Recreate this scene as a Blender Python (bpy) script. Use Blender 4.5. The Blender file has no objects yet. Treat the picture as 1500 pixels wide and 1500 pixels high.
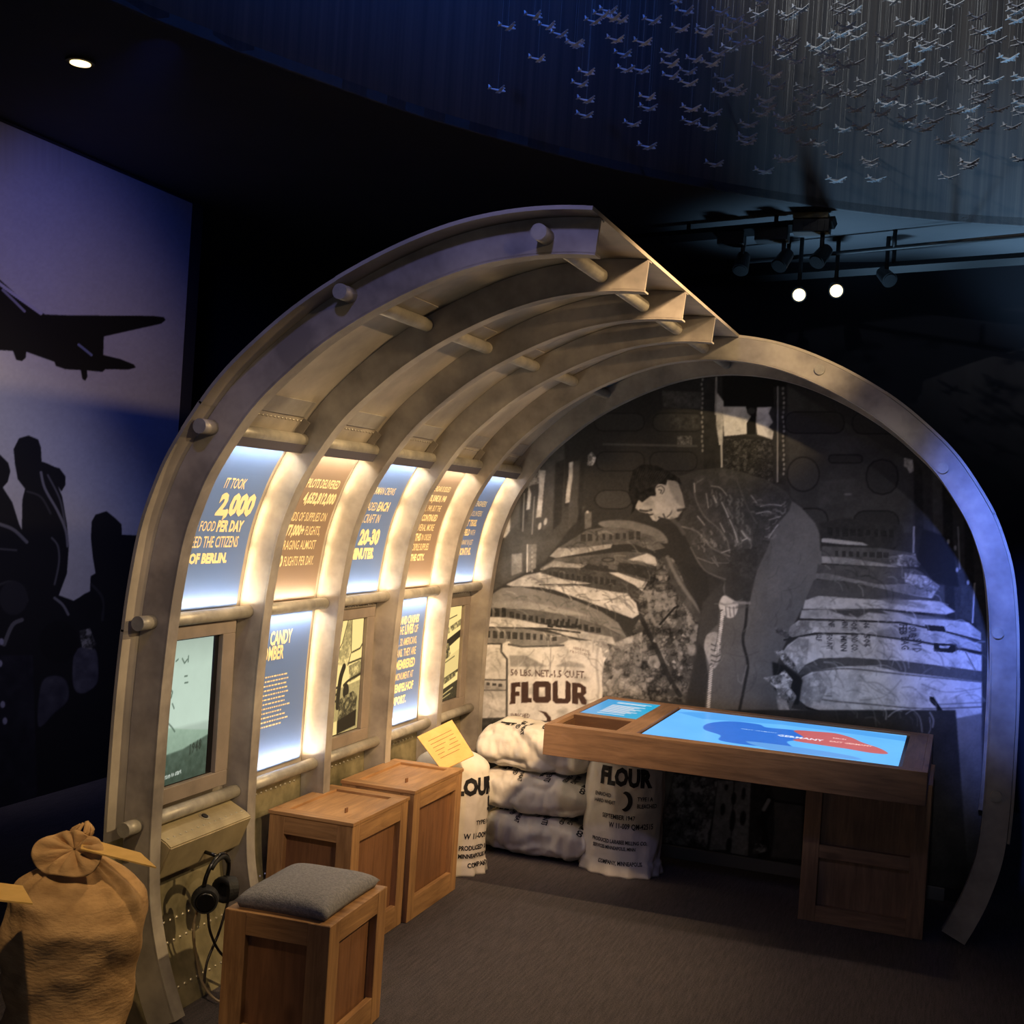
import bpy, bmesh, math, random
import numpy as np
from mathutils import Vector, Matrix
from mathutils.bvhtree import BVHTree
random.seed(7); rng = np.random.default_rng(7)
S = bpy.context.scene; COL = S.collection
# ------------------------------------------------------------------ camera
def cam_axes(yaw, pitch, roll):
    cy, sy, cp, sp, cr, sr = np.cos(yaw), np.sin(yaw), np.cos(pitch), np.sin(pitch), np.cos(roll), np.sin(roll)
    f = np.array([sy*cp, cy*cp, sp]); r = np.array([cy, -sy, 0.0]); u = np.cross(r, f)
    return cr*r+sr*u, -sr*r+cr*u, f
CR, CU, CF = cam_axes(*np.radians([-19.972, -0.39, 3.678])); FPX = 1822.8; EYE = np.array([0, 0, 1.65])
cam = bpy.data.cameras.new('camera'); cam.sensor_width = 36; cam.lens = FPX/1500*36; cam.clip_start = 0.05
cam_o = bpy.data.objects.new('camera', cam); COL.objects.link(cam_o)
M = Matrix(((CR[0], CU[0], -CF[0], 0), (CR[1], CU[1], -CF[1], 0), (CR[2], CU[2], -CF[2], 1.65), (0, 0, 0, 1)))
cam_o.matrix_world = M; S.camera = cam_o
def ray(px, py): return CF+CR*((px-750)/FPX)-CU*((py-750)/FPX)
def onX(px, py, X): d = ray(px, py); return EYE+d*(X/d[0])
def onY(px, py, Y): d = ray(px, py); return EYE+d*(Y/d[1])
def onZ(px, py, Z): d = ray(px, py); return EYE+d*((Z-1.65)/d[2])
# ------------------------------------------------------------------ world, exposure
w = bpy.data.worlds.new('world'); S.world = w; w.use_nodes = True
w.node_tree.nodes['Background'].inputs[0].default_value = (0.035, 0.045, 0.10, 1)
w.node_tree.nodes['Background'].inputs[1].default_value = 0.10
S.view_settings.view_transform = 'Standard'; S.view_settings.look = 'None'
S.view_settings.exposure = 0.0; S.view_settings.gamma = 1.0; S.view_settings.use_curve_mapping = False
# ------------------------------------------------------------------ lights
def aim(o, tgt):
    d = Vector(tgt)-o.location; o.rotation_euler = d.to_track_quat('-Z', 'Y').to_euler()
def spot(name, loc, tgt, power, col, size=60, blend=0.6, rad=0.05):
    l = bpy.data.lights.new(name, 'SPOT'); l.energy = power; l.color = col; l.spot_size = math.radians(size)
    l.spot_blend = blend; l.shadow_soft_size = rad
    o = bpy.data.objects.new(name, l); COL.objects.link(o); o.location = loc; aim(o, tgt); return o
def area(name, loc, rot_to, power, col, sx, sy):
    l = bpy.data.lights.new(name, 'AREA'); l.shape = 'RECTANGLE'; l.size = sx; l.size_y = sy; l.energy = power; l.color = col
    o = bpy.data.objects.new(name, l); COL.objects.link(o); o.location = loc; aim(o, rot_to); return o
WARM = (1.0, 0.70, 0.36); NEUT = (1.0, 0.83, 0.62); BLUE = (0.13, 0.22, 1.0); COOL = (0.45, 0.60, 1.0)
spot('spot_bays', (1.0, 4.35, 3.2), (-2.1, 4.2, 0.65), 400, WARM, 56, 0.8, 0.04)
spot('spot_arch', (3.2, 3.9, 2.95), (-1.8, 4.4, 1.85), 640, (1.0, 0.66, 0.33), 34, 0.9, 0.08)
spot('spot_mural', (0.3, 2.6, 3.2), (-2.15, 5.8, 0.75), 1080, (1.0, 0.65, 0.35), 34, 1.0, 0.14)
spot('spot_mural_right', (-0.1, 1.6, 3.2), (-0.55, 5.9, 1.0), 190, (0.98, 0.88, 0.86), 25, 1.0, 0.05)
spot('spot_ring_warm', (0.2, 2.6, 3.1), (-0.75, 5.3, 2.38), 330, WARM, 15, 1.0, 0.04)
spot('spot_ring_blue', (-0.1, 1.6, 3.25), (0.44, 5.33, 1.55), 1700, (0.07, 0.18, 1.0), 22, 1.0, 0.06)
spot('spot_web_warm', (1.2, 1.5, 2.95), (-2.35, 3.9, 1.05), 380, (1.0, 0.74, 0.46), 27, 1.0, 0.05)
spot('spot_rib_blue', (-1.0, 1.3, 3.22), (-1.5, 3.15, 2.25), 48, (0.36, 0.36, 1.0), 64, 1.0, 0.08)
spot('spot_sack', (-1.25, 1.3, 3.25), (-2.2, 2.70, 0.55), 170, WARM, 24, 0.9, 0.04)
spot('spot_left_wall', (-2.3, 3.0, 3.2), (-4.35, 4.55, 1.5), 230, (1.0, 0.86, 0.96), 41, 1.0, 0.08)
spot('wash_left_wall', (-2.9, 3.9, 3.25), (-4.35, 5.3, 2.6), 80, (0.04, 0.13, 1.0), 56, 1.0, 0.1)
spot('spot_floor', (-0.6, 5.0, 3.25), (-1.2, 4.3, 0), 85, (1.0, 0.72, 0.50), 60, 1.0, 0.08)
spot('spot_planes', (-1.9, 3.2, 5.1), (-0.15, 6.5, 4.35), 330, (1.0, 0.96, 0.90), 42, 0.9, 0.02)
spot('wash_planes', (0.9, 3.0, 4.6), (0.3, 6.6, 4.3), 60, (0.75, 0.80, 0.95), 56, 0.9, 0.05)
spot('wash_opening', (-0.6, 2.6, 5.2), (-2.6, 4.5, 4.35), 300, (0.04, 0.19, 1.0), 84, 1.0, 0.2)
spot('ceiling_uplight_a', (0.45, 7.55, 2.1), (0.45, 7.5, 3.3), 130, (0.36, 0.66, 1.0), 84, 1.0, 0.1)
spot('ceiling_uplight_b', (-0.75, 7.25, 2.1), (-0.75, 7.2, 3.3), 80, (0.36, 0.66, 1.0), 84, 1.0, 0.1)
area('room_fill', (-0.5, 1.5, 5.4), (-0.6, 3.5, 0), 7, (0.52, 0.60, 1.0), 2.4, 2.0)
area('front_fill', (-0.3, -1.6, 1.3), (-0.4, 5.0, 0.4), 7, (0.78, 0.80, 1.0), 2.4, 0.9)  # added unseen fill light behind the camera, lifts the dim front faces

# ------------------------------------------------------------------ helpers
def srgb(c): 
    c = np.asarray(c, float); return np.where(c <= 0.04045, c/12.92, ((np.maximum(c, 0)+0.055)/1.055)**2.4)
def rgb(r, g, b): return tuple(float(v) for v in srgb(np.array([r, g, b])/255.0))+(1.0,)
def new_mat(name):
    m = bpy.data.materials.new(name); m.use_nodes = True; return m, m.node_tree, m.node_tree.nodes['Principled BSDF']
def N(nt, t, **k):
    n = nt.nodes.new(t)
    for a, v in k.items():
        if a in n.inputs: n.inputs[a].default_value = v
        else: setattr(n, a, v)
    return n
def mat(name, c1, c2=None, scale=8, rough=0.6, metal=0.0, bump=0.0, stretch=(1, 1, 1), detail=4, bscale=None, spec=0.5, contrast=(0.35, 0.65)):
    m, nt, b = new_mat(name)
    b.inputs['Roughness'].default_value = rough; b.inputs['Metallic'].default_value = metal
    b.inputs['Specular IOR Level'].default_value = spec
    tc = N(nt, 'ShaderNodeTexCoord'); mp = N(nt, 'ShaderNodeMapping'); mp.inputs['Scale'].default_value = stretch
    nt.links.new(tc.outputs['Object'], mp.inputs[0])
    if c2 is None: b.inputs['Base Color'].default_value = c1
    else:
        nz = N(nt, 'ShaderNodeTexNoise', Scale=scale, Detail=detail, Roughness=0.6); nt.links.new(mp.outputs[0], nz.inputs[0])
        cr = N(nt, 'ShaderNodeValToRGB'); cr.color_ramp.elements[0].color = c1; cr.color_ramp.elements[1].color = c2
        cr.color_ramp.elements[0].position, cr.color_ramp.elements[1].position = contrast
        nt.links.new(nz.outputs[0], cr.inputs[0]); nt.links.new(cr.outputs[0], b.inputs['Base Color'])
    if bump:
        nb = N(nt, 'ShaderNodeTexNoise', Scale=bscale or scale*4, Detail=5); nt.links.new(mp.outputs[0], nb.inputs[0])
        bp = N(nt, 'ShaderNodeBump', Strength=bump, Distance=0.01); nt.links.new(nb.outputs[0], bp.inputs['Height']); nt.links.new(bp.outputs[0], b.inputs['Normal'])
    return m
def emit(name, col, strength):
    m, nt, b = new_mat(name); b.inputs['Base Color'].default_value = (0, 0, 0, 1)
    b.inputs['Emission Color'].default_value = col; b.inputs['Emission Strength'].default_value = strength; return m
def print_mat(name, emission=0.0, rough=0.6, tint=None):
    m, nt, b = new_mat(name); a = N(nt, 'ShaderNodeAttribute', attribute_name='Col'); b.inputs['Roughness'].default_value = rough
    b.inputs['Specular IOR Level'].default_value = 0.25
    if emission:
        b.inputs['Base Color'].default_value = (0.01, 0.01, 0.01, 1); nt.links.new(a.outputs['Color'], b.inputs['Emission Color']); b.inputs['Emission Strength'].default_value = emission
    else: nt.links.new(a.outputs['Color'], b.inputs['Base Color'])
    return m
def wood(name, c1, c2, axis):
    st = {'x': (1.2, 14, 14), 'y': (14, 1.2, 14), 'z': (14, 14, 1.2)}[axis]
    m, nt, b = new_mat(name+'_'+axis)
    tc = N(nt, 'ShaderNodeTexCoord'); mp = N(nt, 'ShaderNodeMapping'); mp.inputs['Scale'].default_value = st
    nt.links.new(tc.outputs['Object'], mp.inputs[0])
    n1 = N(nt, 'ShaderNodeTexNoise', Scale=3.2, Detail=8, Roughness=0.65, Distortion=0.6); nt.links.new(mp.outputs[0], n1.inputs[0])
    n2 = N(nt, 'ShaderNodeTexNoise', Scale=3.5, Detail=3); nt.links.new(tc.outputs['Object'], n2.inputs[0])
    mx = N(nt, 'ShaderNodeMath', operation='MULTIPLY_ADD'); mx.inputs[1].default_value = 0.65
    m2 = N(nt, 'ShaderNodeMath', operation='MULTIPLY'); m2.inputs[1].default_value = 0.35
    nt.links.new(n2.outputs[0], m2.inputs[0]); nt.links.new(n1.outputs[0], mx.inputs[0]); nt.links.new(m2.outputs[0], mx.inputs[2])
    cr = N(nt, 'ShaderNodeValToRGB'); cr.color_ramp.elements[0].position = 0.36; cr.color_ramp.elements[1].position = 0.62
    cr.color_ramp.elements[0].color = c1; cr.color_ramp.elements[1].color = c2
    nt.links.new(mx.outputs[0], cr.inputs[0])
    # knots
    kv = N(nt, 'ShaderNodeTexVoronoi', Scale=5.5); mk = N(nt, 'ShaderNodeMapping')
    mk.inputs['Scale'].default_value = {'x': (.5, 1, 1), 'y': (1, .5, 1), 'z': (1, 1, .5)}[axis]
    nt.links.new(tc.outputs['Object'], mk.inputs[0]); nt.links.new(mk.outputs[0], kv.inputs[0])
    kr = N(nt, 'ShaderNodeValToRGB'); kr.color_ramp.elements[0].position = 0.05; kr.color_ramp.elements[1].position = 0.14
    kr.color_ramp.elements[0].color = (0.35, 0.3, 0.28, 1); kr.color_ramp.elements[1].color = (1, 1, 1, 1)
    nt.links.new(kv.outputs['Distance'], kr.inputs[0])
    mm = N(nt, 'ShaderNodeMix', data_type='RGBA', blend_type='MULTIPLY'); mm.inputs[0].default_value = 0.8
    nt.links.new(cr.outputs[0], mm.inputs[6]); nt.links.new(kr.outputs[0], mm.inputs[7]); nt.links.new(mm.outputs[2], b.inputs['Base Color'])
    b.inputs['Roughness'].default_value = 0.5
    bp = N(nt, 'ShaderNodeBump', Strength=0.12, Distance=0.01); nt.links.new(n1.outputs[0], bp.inputs['Height']); nt.links.new(bp.outputs[0], b.inputs['Normal'])
    return m
def tag(o, label=None, cat=None, group=None, kind=None):
    if label: o['label'] = label
    if cat: o['category'] = cat
    if group: o['group'] = group
    if kind: o['kind'] = kind
    return o
def root_of(p):
    v = Vector((0, 0, 0))
    while p is not None: v += p.location; p = p.parent
    return v
def link(name, me, m, parent=None, smooth=False):
    o = bpy.data.objects.new(name, me); COL.objects.link(o)
    if m: me.materials.append(m)
    if smooth: me.polygons.foreach_set('use_smooth', [True]*len(me.polygons))
    if parent is not None: o.parent = parent
    return o
def put(name, verts, faces, m, parent=None, smooth=False, base=None):
    """verts in world coordinates (parents unrotated while building)"""
    me = bpy.data.meshes.new(name); off = root_of(parent) if parent is not None else Vector(base or (0, 0, 0))
    me.from_pydata([tuple(Vector(v)-off) for v in verts], [], faces); me.update()
    o = link(name, me, m, parent, smooth)
    if parent is None and base: o.location = base
    return o
def empty(name, loc, label=None, cat=None, group=None):
    o = bpy.data.objects.new(name, None); COL.objects.link(o); o.location = loc; o.empty_display_size = 0.1
    return tag(o, label, cat, group)
def bmput(name, bm, m, parent=None, smooth=False, base=None):
    off = root_of(parent) if parent is not None else Vector(base or (0, 0, 0))
    bmesh.ops.recalc_face_normals(bm, faces=bm.faces)
    bmesh.ops.translate(bm, vec=-off, verts=bm.verts); me = bpy.data.meshes.new(name); bm.to_mesh(me); bm.free()
    o = link(name, me, m, parent, smooth)
    if parent is None and base: o.location = base
    return o
def bm_box(bm, lo, hi, bev=0.0):
    t = bmesh.new(); bmesh.ops.create_cube(t, size=1)
    for v in t.verts: v.co = Vector([lo[i]+(v.co[i]+0.5)*(hi[i]-lo[i]) for i in range(3)])
    if bev: bmesh.ops.bevel(t, geom=t.edges[:], offset=bev, segments=1, affect='EDGES')
    me = bpy.data.meshes.new('t'); t.to_mesh(me); t.free(); bm.from_mesh(me); bpy.data.meshes.remove(me)
def box(name, lo, hi, m, parent=None, bev=0.002, base=None):
    bm = bmesh.new(); bm_box(bm, lo, hi, bev); return bmput(name, bm, m, parent, False, base)
def bm_tube(bm, a, b, r, r2=None, n=16, cap=True):
    a, b = Vector(a), Vector(b); r2 = r if r2 is None else r2; d = (b-a).normalized()
    q = d.to_track_quat('Z', 'Y'); x = q @ Vector((1, 0, 0)); y = q @ Vector((0, 1, 0))
    A = [bm.verts.new(a+(x*math.cos(t)+y*math.sin(t))*r) for t in [2*math.pi*i/n for i in range(n)]]
    B = [bm.verts.new(b+(x*math.cos(t)+y*math.sin(t))*r2) for t in [2*math.pi*i/n for i in range(n)]]
    for i in range(n): bm.faces.new((A[i], A[(i+1) % n], B[(i+1) % n], B[i]))
    if cap: bm.faces.new(A[::-1]); bm.faces.new(B)
def tube(name, a, b, r, m, parent=None, r2=None, n=16, base=None, bev=0.0):
    bm = bmesh.new(); bm_tube(bm, a, b, r, r2, n); o = bmput(name, bm, m, parent, False, base)
    for p in o.data.polygons: p.use_smooth = len(p.vertices) == 4
    return o
def bm_wire(bm, pts, r, n=8):
    pts = [Vector(p) for p in pts]; rings = []
    up = Vector((0.3, 0.2, 1)).normalized()
    for i, p in enumerate(pts):
        d = (pts[min(i+1, len(pts)-1)]-pts[max(i-1, 0)]).normalized(); x = d.cross(up)
        if x.length < 1e-3: x = d.cross(Vector((1, 0, 0)))
        x.normalize(); y = d.cross(x); rr = r[i] if isinstance(r, (list, tuple)) else r
        rings.append([bm.verts.new(p+(x*math.cos(2*math.pi*k/n)+y*math.sin(2*math.pi*k/n))*rr) for k in range(n)])
    for A, B in zip(rings, rings[1:]):
        for k in range(n): bm.faces.new((A[k], A[(k+1) % n], B[(k+1) % n], B[k]))
    bm.faces.new(rings[0][::-1]); bm.faces.new(rings[-1])
def crom(pts, k=6, closed=False):
    P = [np.array(p, float) for p in pts]; n = len(P); out = []
    for i in range(n if closed else n-1):
        g = (lambda j: P[j % n]) if closed else (lambda j: P[min(max(j, 0), n-1)])
        p0, p1, p2, p3 = g(i-1), g(i), g(i+1), g(i+2)
        for t in np.linspace(0, 1, k, endpoint=False):
            out.append(0.5*((2*p1)+(-p0+p2)*t+(2*p0-5*p1+4*p2-p3)*t*t+(-p0+3*p1-3*p2+p3)*t**3))
    if not closed: out.append(P[-1])
    return out
def hemi(bm, c, nrm, r):
    q = Vector(nrm).to_track_quat('Z', 'Y'); c = Vector(c); R1 = []; R2 = []
    for k in range(6):
        a = k*math.pi/3; R1.append(bm.verts.new(c+q @ Vector((math.cos(a)*r, math.sin(a)*r, 0)))); R2.append(bm.verts.new(c+q @ Vector((math.cos(a)*r*.65, math.sin(a)*r*.65, r*.55))))
    t = bm.verts.new(c+q @ Vector((0, 0, r*.75)))
    for k in range(6): bm.faces.new((R1[k], R1[(k+1) % 6], R2[(k+1) % 6], R2[k])); bm.faces.new((R2[k], R2[(k+1) % 6], t))
# ---- text as flat mesh in (u,v)
_dg = None
def text_mesh(s, size, sx=1.0, bold=0.0, align='LEFT', res=2):
    c = bpy.data.curves.new('t', 'FONT'); c.body = s; c.size = size; c.offset = bold; c.align_x = align; c.resolution_u = res; c.fill_mode = 'FRONT'
    o = bpy.data.objects.new('t', c); COL.objects.link(o); dg = bpy.context.evaluated_depsgraph_get()
    me = bpy.data.meshes.new_from_object(o.evaluated_get(dg)); bpy.data.objects.remove(o); bpy.data.curves.remove(c)
    V = [(v.co.x*sx, v.co.y) for v in me.vertices]; F = [tuple(p.vertices) for p in me.polygons]; bpy.data.meshes.remove(me)
    return V, F
# ---- raster painter (numpy), printed pictures become vertex colours of a fine flat mesh
def vnoise(h, w_, cell, seed):
    g = np.random.default_rng(seed).random((int(h/cell)+3, int(w_/cell)+3)); y = np.arange(h)/cell; x = np.arange(w_)/cell
    yi, xi = y.astype(int), x.astype(int); fy = (y-yi); fx = (x-xi); fy = fy*fy*(3-2*fy); fx = fx*fx*(3-2*fx)
    a = g[np.ix_(yi, xi)]; b = g[np.ix_(yi, xi+1)]; c = g[np.ix_(yi+1, xi)]; d = g[np.ix_(yi+1, xi+1)]
    return (a*(1-fx)+b*fx)*(1-fy)[:, None]+(c*(1-fx)+d*fx)*fy[:, None]
def fbm(h, w_, cell, seed, octv=4):
    s = 0; a = 1; t = 0
    for k in range(octv): s = s+a*vnoise(h, w_, max(cell/2**k, 1.01), seed+k); t += a; a *= 0.55
    return s/t
class Canvas:
    def __init__(s, x0, y0, w_, h, k=1.0, bg=(0.2, 0.2, 0.2)):
        s.x0, s.y0, s.k = x0, y0, k; s.W, s.H = int(w_*k), int(h*k); s.a = np.zeros((s.H, s.W, 3)); s.a[:] = bg
        s.ox, s.oy, s.sc = 0, 0, 1
    def frame(s, ox=0, oy=0, sc=1.0): s.ox, s.oy, s.sc = ox, oy, sc; return s
    def T(s, pts): 
        p = np.asarray(pts, float)*s.sc+np.array([s.ox, s.oy]); return (p-np.array([s.x0, s.y0]))*s.k
    def mask_poly(s, p, soft):
        lo = np.floor(p.min(0)-soft*2-1).astype(int); hi = np.ceil(p.max(0)+soft*2+2).astype(int)
        lo = np.maximum(lo, 0); hi = np.minimum(hi, [s.W, s.H])
        if hi[0] <= lo[0] or hi[1] <= lo[1]: return None
        ss = 2; xs = lo[0]+(np.arange((hi[0]-lo[0])*ss)+.5)/ss; ys = lo[1]+(np.arange((hi[1]-lo[1])*ss)+.5)/ss
        m = np.zeros((len(ys), len(xs)), bool); q = np.roll(p, -1, 0)
        for (xa, ya), (xb, yb) in zip(p, q):
            if ya == yb: continue
            r = (ys >= min(ya, yb)) & (ys < max(ya, yb))
            if not r.any(): continue
            xi = xa+(ys[r]-ya)*(xb-xa)/(yb-ya); m[r] ^= xs[None, :] < xi[:, None]
        m = m.reshape(m.shape[0]//ss, ss, -1, ss).mean((1, 3)); n = int(round(soft))
        for _ in range(n):
            pad = np.pad(m, 1, mode='edge'); m = (pad[:-2, 1:-1]+pad[2:, 1:-1]+pad[1:-1, :-2]+pad[1:-1, 2:]+2*pad[1:-1, 1:-1])/6
        return lo, hi, m
    def poly(s, pts, v, soft=1, noise=0, cell=8, smooth=False, alpha=1.0, grad=None, seed=None):
        p = s.T(pts)
        if smooth: p = np.array(crom(p, 5, True))
        r = s.mask_poly(p, soft)
        if r is None: return
        lo, hi, m = r; v = np.array(v if hasattr(v, '__len__') else (v, v, v), float); h, w_ = m.shape; c = np.ones((h, w_, 1))*v
        if grad is not None:   # value change from top to bottom (dv) , left to right (dh)
            c = c+(np.linspace(-.5, .5, h)[:, None, None]*grad[0]+np.linspace(-.5, .5, w_)[None, :, None]*grad[1])
        if noise: c = c+((fbm(h, w_, cell, seed if seed is not None else int(lo[0]*7+lo[1]), 4)-.5)*2*noise)[:, :, None]
        sl = s.a[lo[1]:hi[1], lo[0]:hi[0]]; sl[:] = sl*(1-m[:, :, None]*alpha)+c*m[:, :, None]*alpha
    def line(s, pts, v, wd=2, soft=1, alpha=1.0, smooth=False):
        p = s.T(pts); wd = wd*s.k/2
        if smooth: p = np.array(crom(p, 5))
        lo = np.maximum(np.floor(p.min(0)-wd-3).astype(int), 0); hi = np.minimum(np.ceil(p.max(0)+wd+3).astype(int), [s.W, s.H])
        if hi[0] <= lo[0] or hi[1] <= lo[1]: return
        X, Y = np.meshgrid(np.arange(lo[0], hi[0])+.5, np.arange(lo[1], hi[1])+.5); D = np.full(X.shape, 1e9)
        for a, b in zip(p, p[1:]):
            d = b-a; L = (d@d)+1e-9; t = np.clip(((X-a[0])*d[0]+(Y-a[1])*d[1])/L, 0, 1); D = np.minimum(D, np.hypot(X-a[0]-t*d[0], Y-a[1]-t*d[1]))
        m = np.clip((wd+soft*.5-D)/max(soft, .3), 0, 1)[:, :, None]*alpha; v = np.array(v if hasattr(v, '__len__') else (v, v, v), float)
        sl = s.a[lo[1]:hi[1], lo[0]:hi[0]]; sl[:] = sl*(1-m)+v*m
    def ell(s, c, rx, ry, v, rot=0, **k):
        t = np.linspace(0, 2*np.pi, 28, endpoint=False); x = rx*np.cos(t); y = ry*np.sin(t); cr, sr = math.cos(rot), math.sin(rot)
        s.poly(np.stack([c[0]+x*cr-y*sr, c[1]+x*sr+y*cr], 1), v, **k)
    def rrect(s, x0, y0, x1, y1, v, wd=1.6, r=None, fill=None, alpha=1):
        r = r or min(x1-x0, y1-y0)*.4; P = []
        for cx, cy, a0 in ((x1-r, y0+r, -90), (x1-r, y1-r, 0), (x0+r, y1-r, 90), (x0+r, y0+r, 180)):
            P += [(cx+r*math.cos(math.radians(a0+t)), cy+r*math.sin(math.radians(a0+t))) for t in (0, 30, 60, 90)]
        if fill is not None: s.poly(P, fill, alpha=alpha)
        s.line(P+[P[0]], v, wd, 1.5, alpha)
    def text(s, t, quad, v, bold=0.02, alpha=1.0, sx=1.0):
        V, F = text_mesh(t, 1, sx, bold, res=1)
        if not V: return
        V = np.array(V); lo, hi = V.min(0), V.max(0); Q = np.array(quad, float)   # quad: TL TR BR BL
        u = (V[:, 0]-lo[0])/(hi[0]-lo[0]); w_ = 1-(V[:, 1]-lo[1])/(hi[1]-lo[1]); u = u[:, None]; w_ = w_[:, None]
        P = (Q[0]*(1-u)+Q[1]*u)*(1-w_)+(Q[3]*(1-u)+Q[2]*u)*w_
        for f in F: s.poly(P[list(f)], v, soft=0, alpha=alpha)
    def crumple(s, pts, lo_, hi_, cell, seed, smooth=False, alpha=1.0, p=1.6, soft=1):
        """facets of cloth, coal or foil: thresholded ridged noise"""
        q = s.T(pts)
        if smooth: q = np.array(crom(q, 5, True))
        r = s.mask_poly(q, soft)
        if r is None: return
        a, b, m = r; h, w_ = m.shape
        n1 = fbm(h, w_, cell*s.k, seed, 4); n2 = fbm(h, w_, cell*s.k*.6, seed+50, 3)
        t = np.clip(.5+(n1-.5)*2.6, 0, 1)*.62+.38*np.clip(np.abs(n1-n2)*5, 0, 1); t = np.clip(t, 0, 1)**(p*.8); c = (lo_+(hi_-lo_)*t)[:, :, None]*np.ones(3); mm = m[:, :, None]*alpha
        sl = s.a[a[1]:b[1], a[0]:b[0]]; sl[:] = sl*(1-mm)+c*mm
    def sample(s, X, Y):
        x = np.clip((X-s.x0)*s.k-.5, 0, s.W-1.001); y = np.clip((Y-s.y0)*s.k-.5, 0, s.H-1.001); xi, yi = x.astype(int), y.astype(int); fx = (x-xi)[..., None]; fy = (y-yi)[..., None]
        A = s.a; return (A[yi, xi]*(1-fx)+A[yi, xi+1]*fx)*(1-fy)+(A[yi+1, xi]*(1-fx)+A[yi+1, xi+1]*fx)*fy
def plate(name, O, U, V, nu, nv, colour, m, parent=None, keep=None, base=None, bend=None):
    """flat print: grid O+u*U+v*V, colour(u,v,P)->sRGB array, keep(P)->bool"""
    O, U, V = np.array(O, float), np.array(U, float), np.array(V, float)
    u, v = np.meshgrid(np.linspace(0, 1, nu), np.linspace(0, 1, nv)); P = O+u[..., None]*U+v[..., None]*V
    if bend is not None: P = bend(u, v)
    C_ = srgb(np.clip(colour(u, v, P), 0, 1)); off = np.array(root_of(parent) if parent is not None else (base or (0, 0, 0)))
    idx = np.arange(nu*nv).reshape(nv, nu); F = np.stack([idx[:-1, :-1], idx[:-1, 1:], idx[1:, 1:], idx[1:, :-1]], -1).reshape(-1, 4)
    Pf = P.reshape(-1, 3)
    if keep is not None:
        k = keep(Pf); F = F[k[F].all(1)]
    me = bpy.data.meshes.new(name); me.vertices.add(len(Pf)); me.vertices.foreach_set('co', (Pf-off).ravel().astype(np.float32))
    me.loops.add(F.size); me.loops.foreach_set('vertex_index', F.ravel().astype(np.int32)); me.polygons.add(len(F))
    me.polygons.foreach_set('loop_start', (np.arange(len(F))*4).astype(np.int32)); me.polygons.foreach_set('loop_total', np.full(len(F), 4, np.int32)); me.update(calc_edges=True)
    at = me.color_attributes.new('Col', 'FLOAT_COLOR', 'POINT'); at.data.foreach_set('color', np.concatenate([C_.reshape(-1, 3), np.ones((len(Pf), 1))], 1).ravel().astype(np.float32))
    o = link(name, me, m, parent)
    if parent is None and base: o.location = base
    return o
# ------------------------------------------------------------------ materials
M_ALU = mat('painted_aluminium', rgb(128, 122, 116), rgb(176, 168, 156), scale=5, rough=0.5, metal=0.25, bump=0.06, stretch=(1, 1, 1), bscale=30)
M_ALU_D = mat('aluminium_skin', rgb(150, 143, 132), rgb(186, 176, 160), scale=4, rough=0.55, metal=0.2, bump=0.05, bscale=24)
M_SKIN_LOW = mat('aged_skin', rgb(96, 90, 66), rgb(150, 140, 108), scale=7, rough=0.55, metal=0.25, bump=0.08, bscale=30)
M_TUBE = mat('tube_paint', rgb(140, 136, 126), rgb(176, 170, 156), scale=12, rough=0.45, metal=0.25)
M_RIVET = mat('rivet_steel', rgb(190, 182, 160), rough=0.35, metal=0.7)
M_BLACK = mat('matte_black', rgb(14, 14, 16), rough=0.7)
M_GLOSSB = mat('gloss_black', rgb(10, 10, 12), rough=0.25)
M_DARKW = mat('dark_wall_paint', rgb(22, 22, 30), rgb(26, 26, 36), scale=3, rough=0.8)
M_CEIL = mat('dark_ceiling', rgb(30, 30, 34), rgb(34, 33, 36), scale=2, rough=0.85)
M_CEIL2 = mat('grey_ceiling', rgb(96, 104, 112), rgb(104, 112, 120), scale=2, rough=0.85)
M_FASCIA = mat('fascia_paint', rgb(64, 67, 74), rgb(84, 84, 86), scale=1, rough=0.85, stretch=(30, 30, 0.3), detail=3)
M_KRAFT = mat('kraft_card', rgb(205, 165, 92), rgb(216, 176, 104), scale=20, rough=0.7)
M_INK = mat('black_ink', rgb(22, 20, 22), rough=0.8)
M_INKB = mat('brown_ink', rgb(120, 84, 44), rough=0.8)
M_CREAM = mat('cream_lettering', rgb(248, 222, 168), rough=0.6)
M_FABRIC = mat('grey_fabric', rgb(104, 104, 108), rgb(132, 130, 132), scale=120, rough=0.95, bump=0.3, bscale=260)
M_CAPB = mat('chrome', rgb(200, 200, 200), rough=0.2, metal=1.0)
WC = (rgb(124, 90, 58), rgb(180, 138, 92)); WT = (rgb(94, 72, 54), rgb(140, 110, 84))
WOOD = {a: wood('crate_wood', *WC, a) for a in 'xyz'}; WOODP = {a: wood('crate_panel_wood', rgb(106, 72, 48), rgb(140, 98, 66), a) for a in 'xyz'}
TW = {a: wood('table_wood', *WT, a) for a in 'xyz'}
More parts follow.
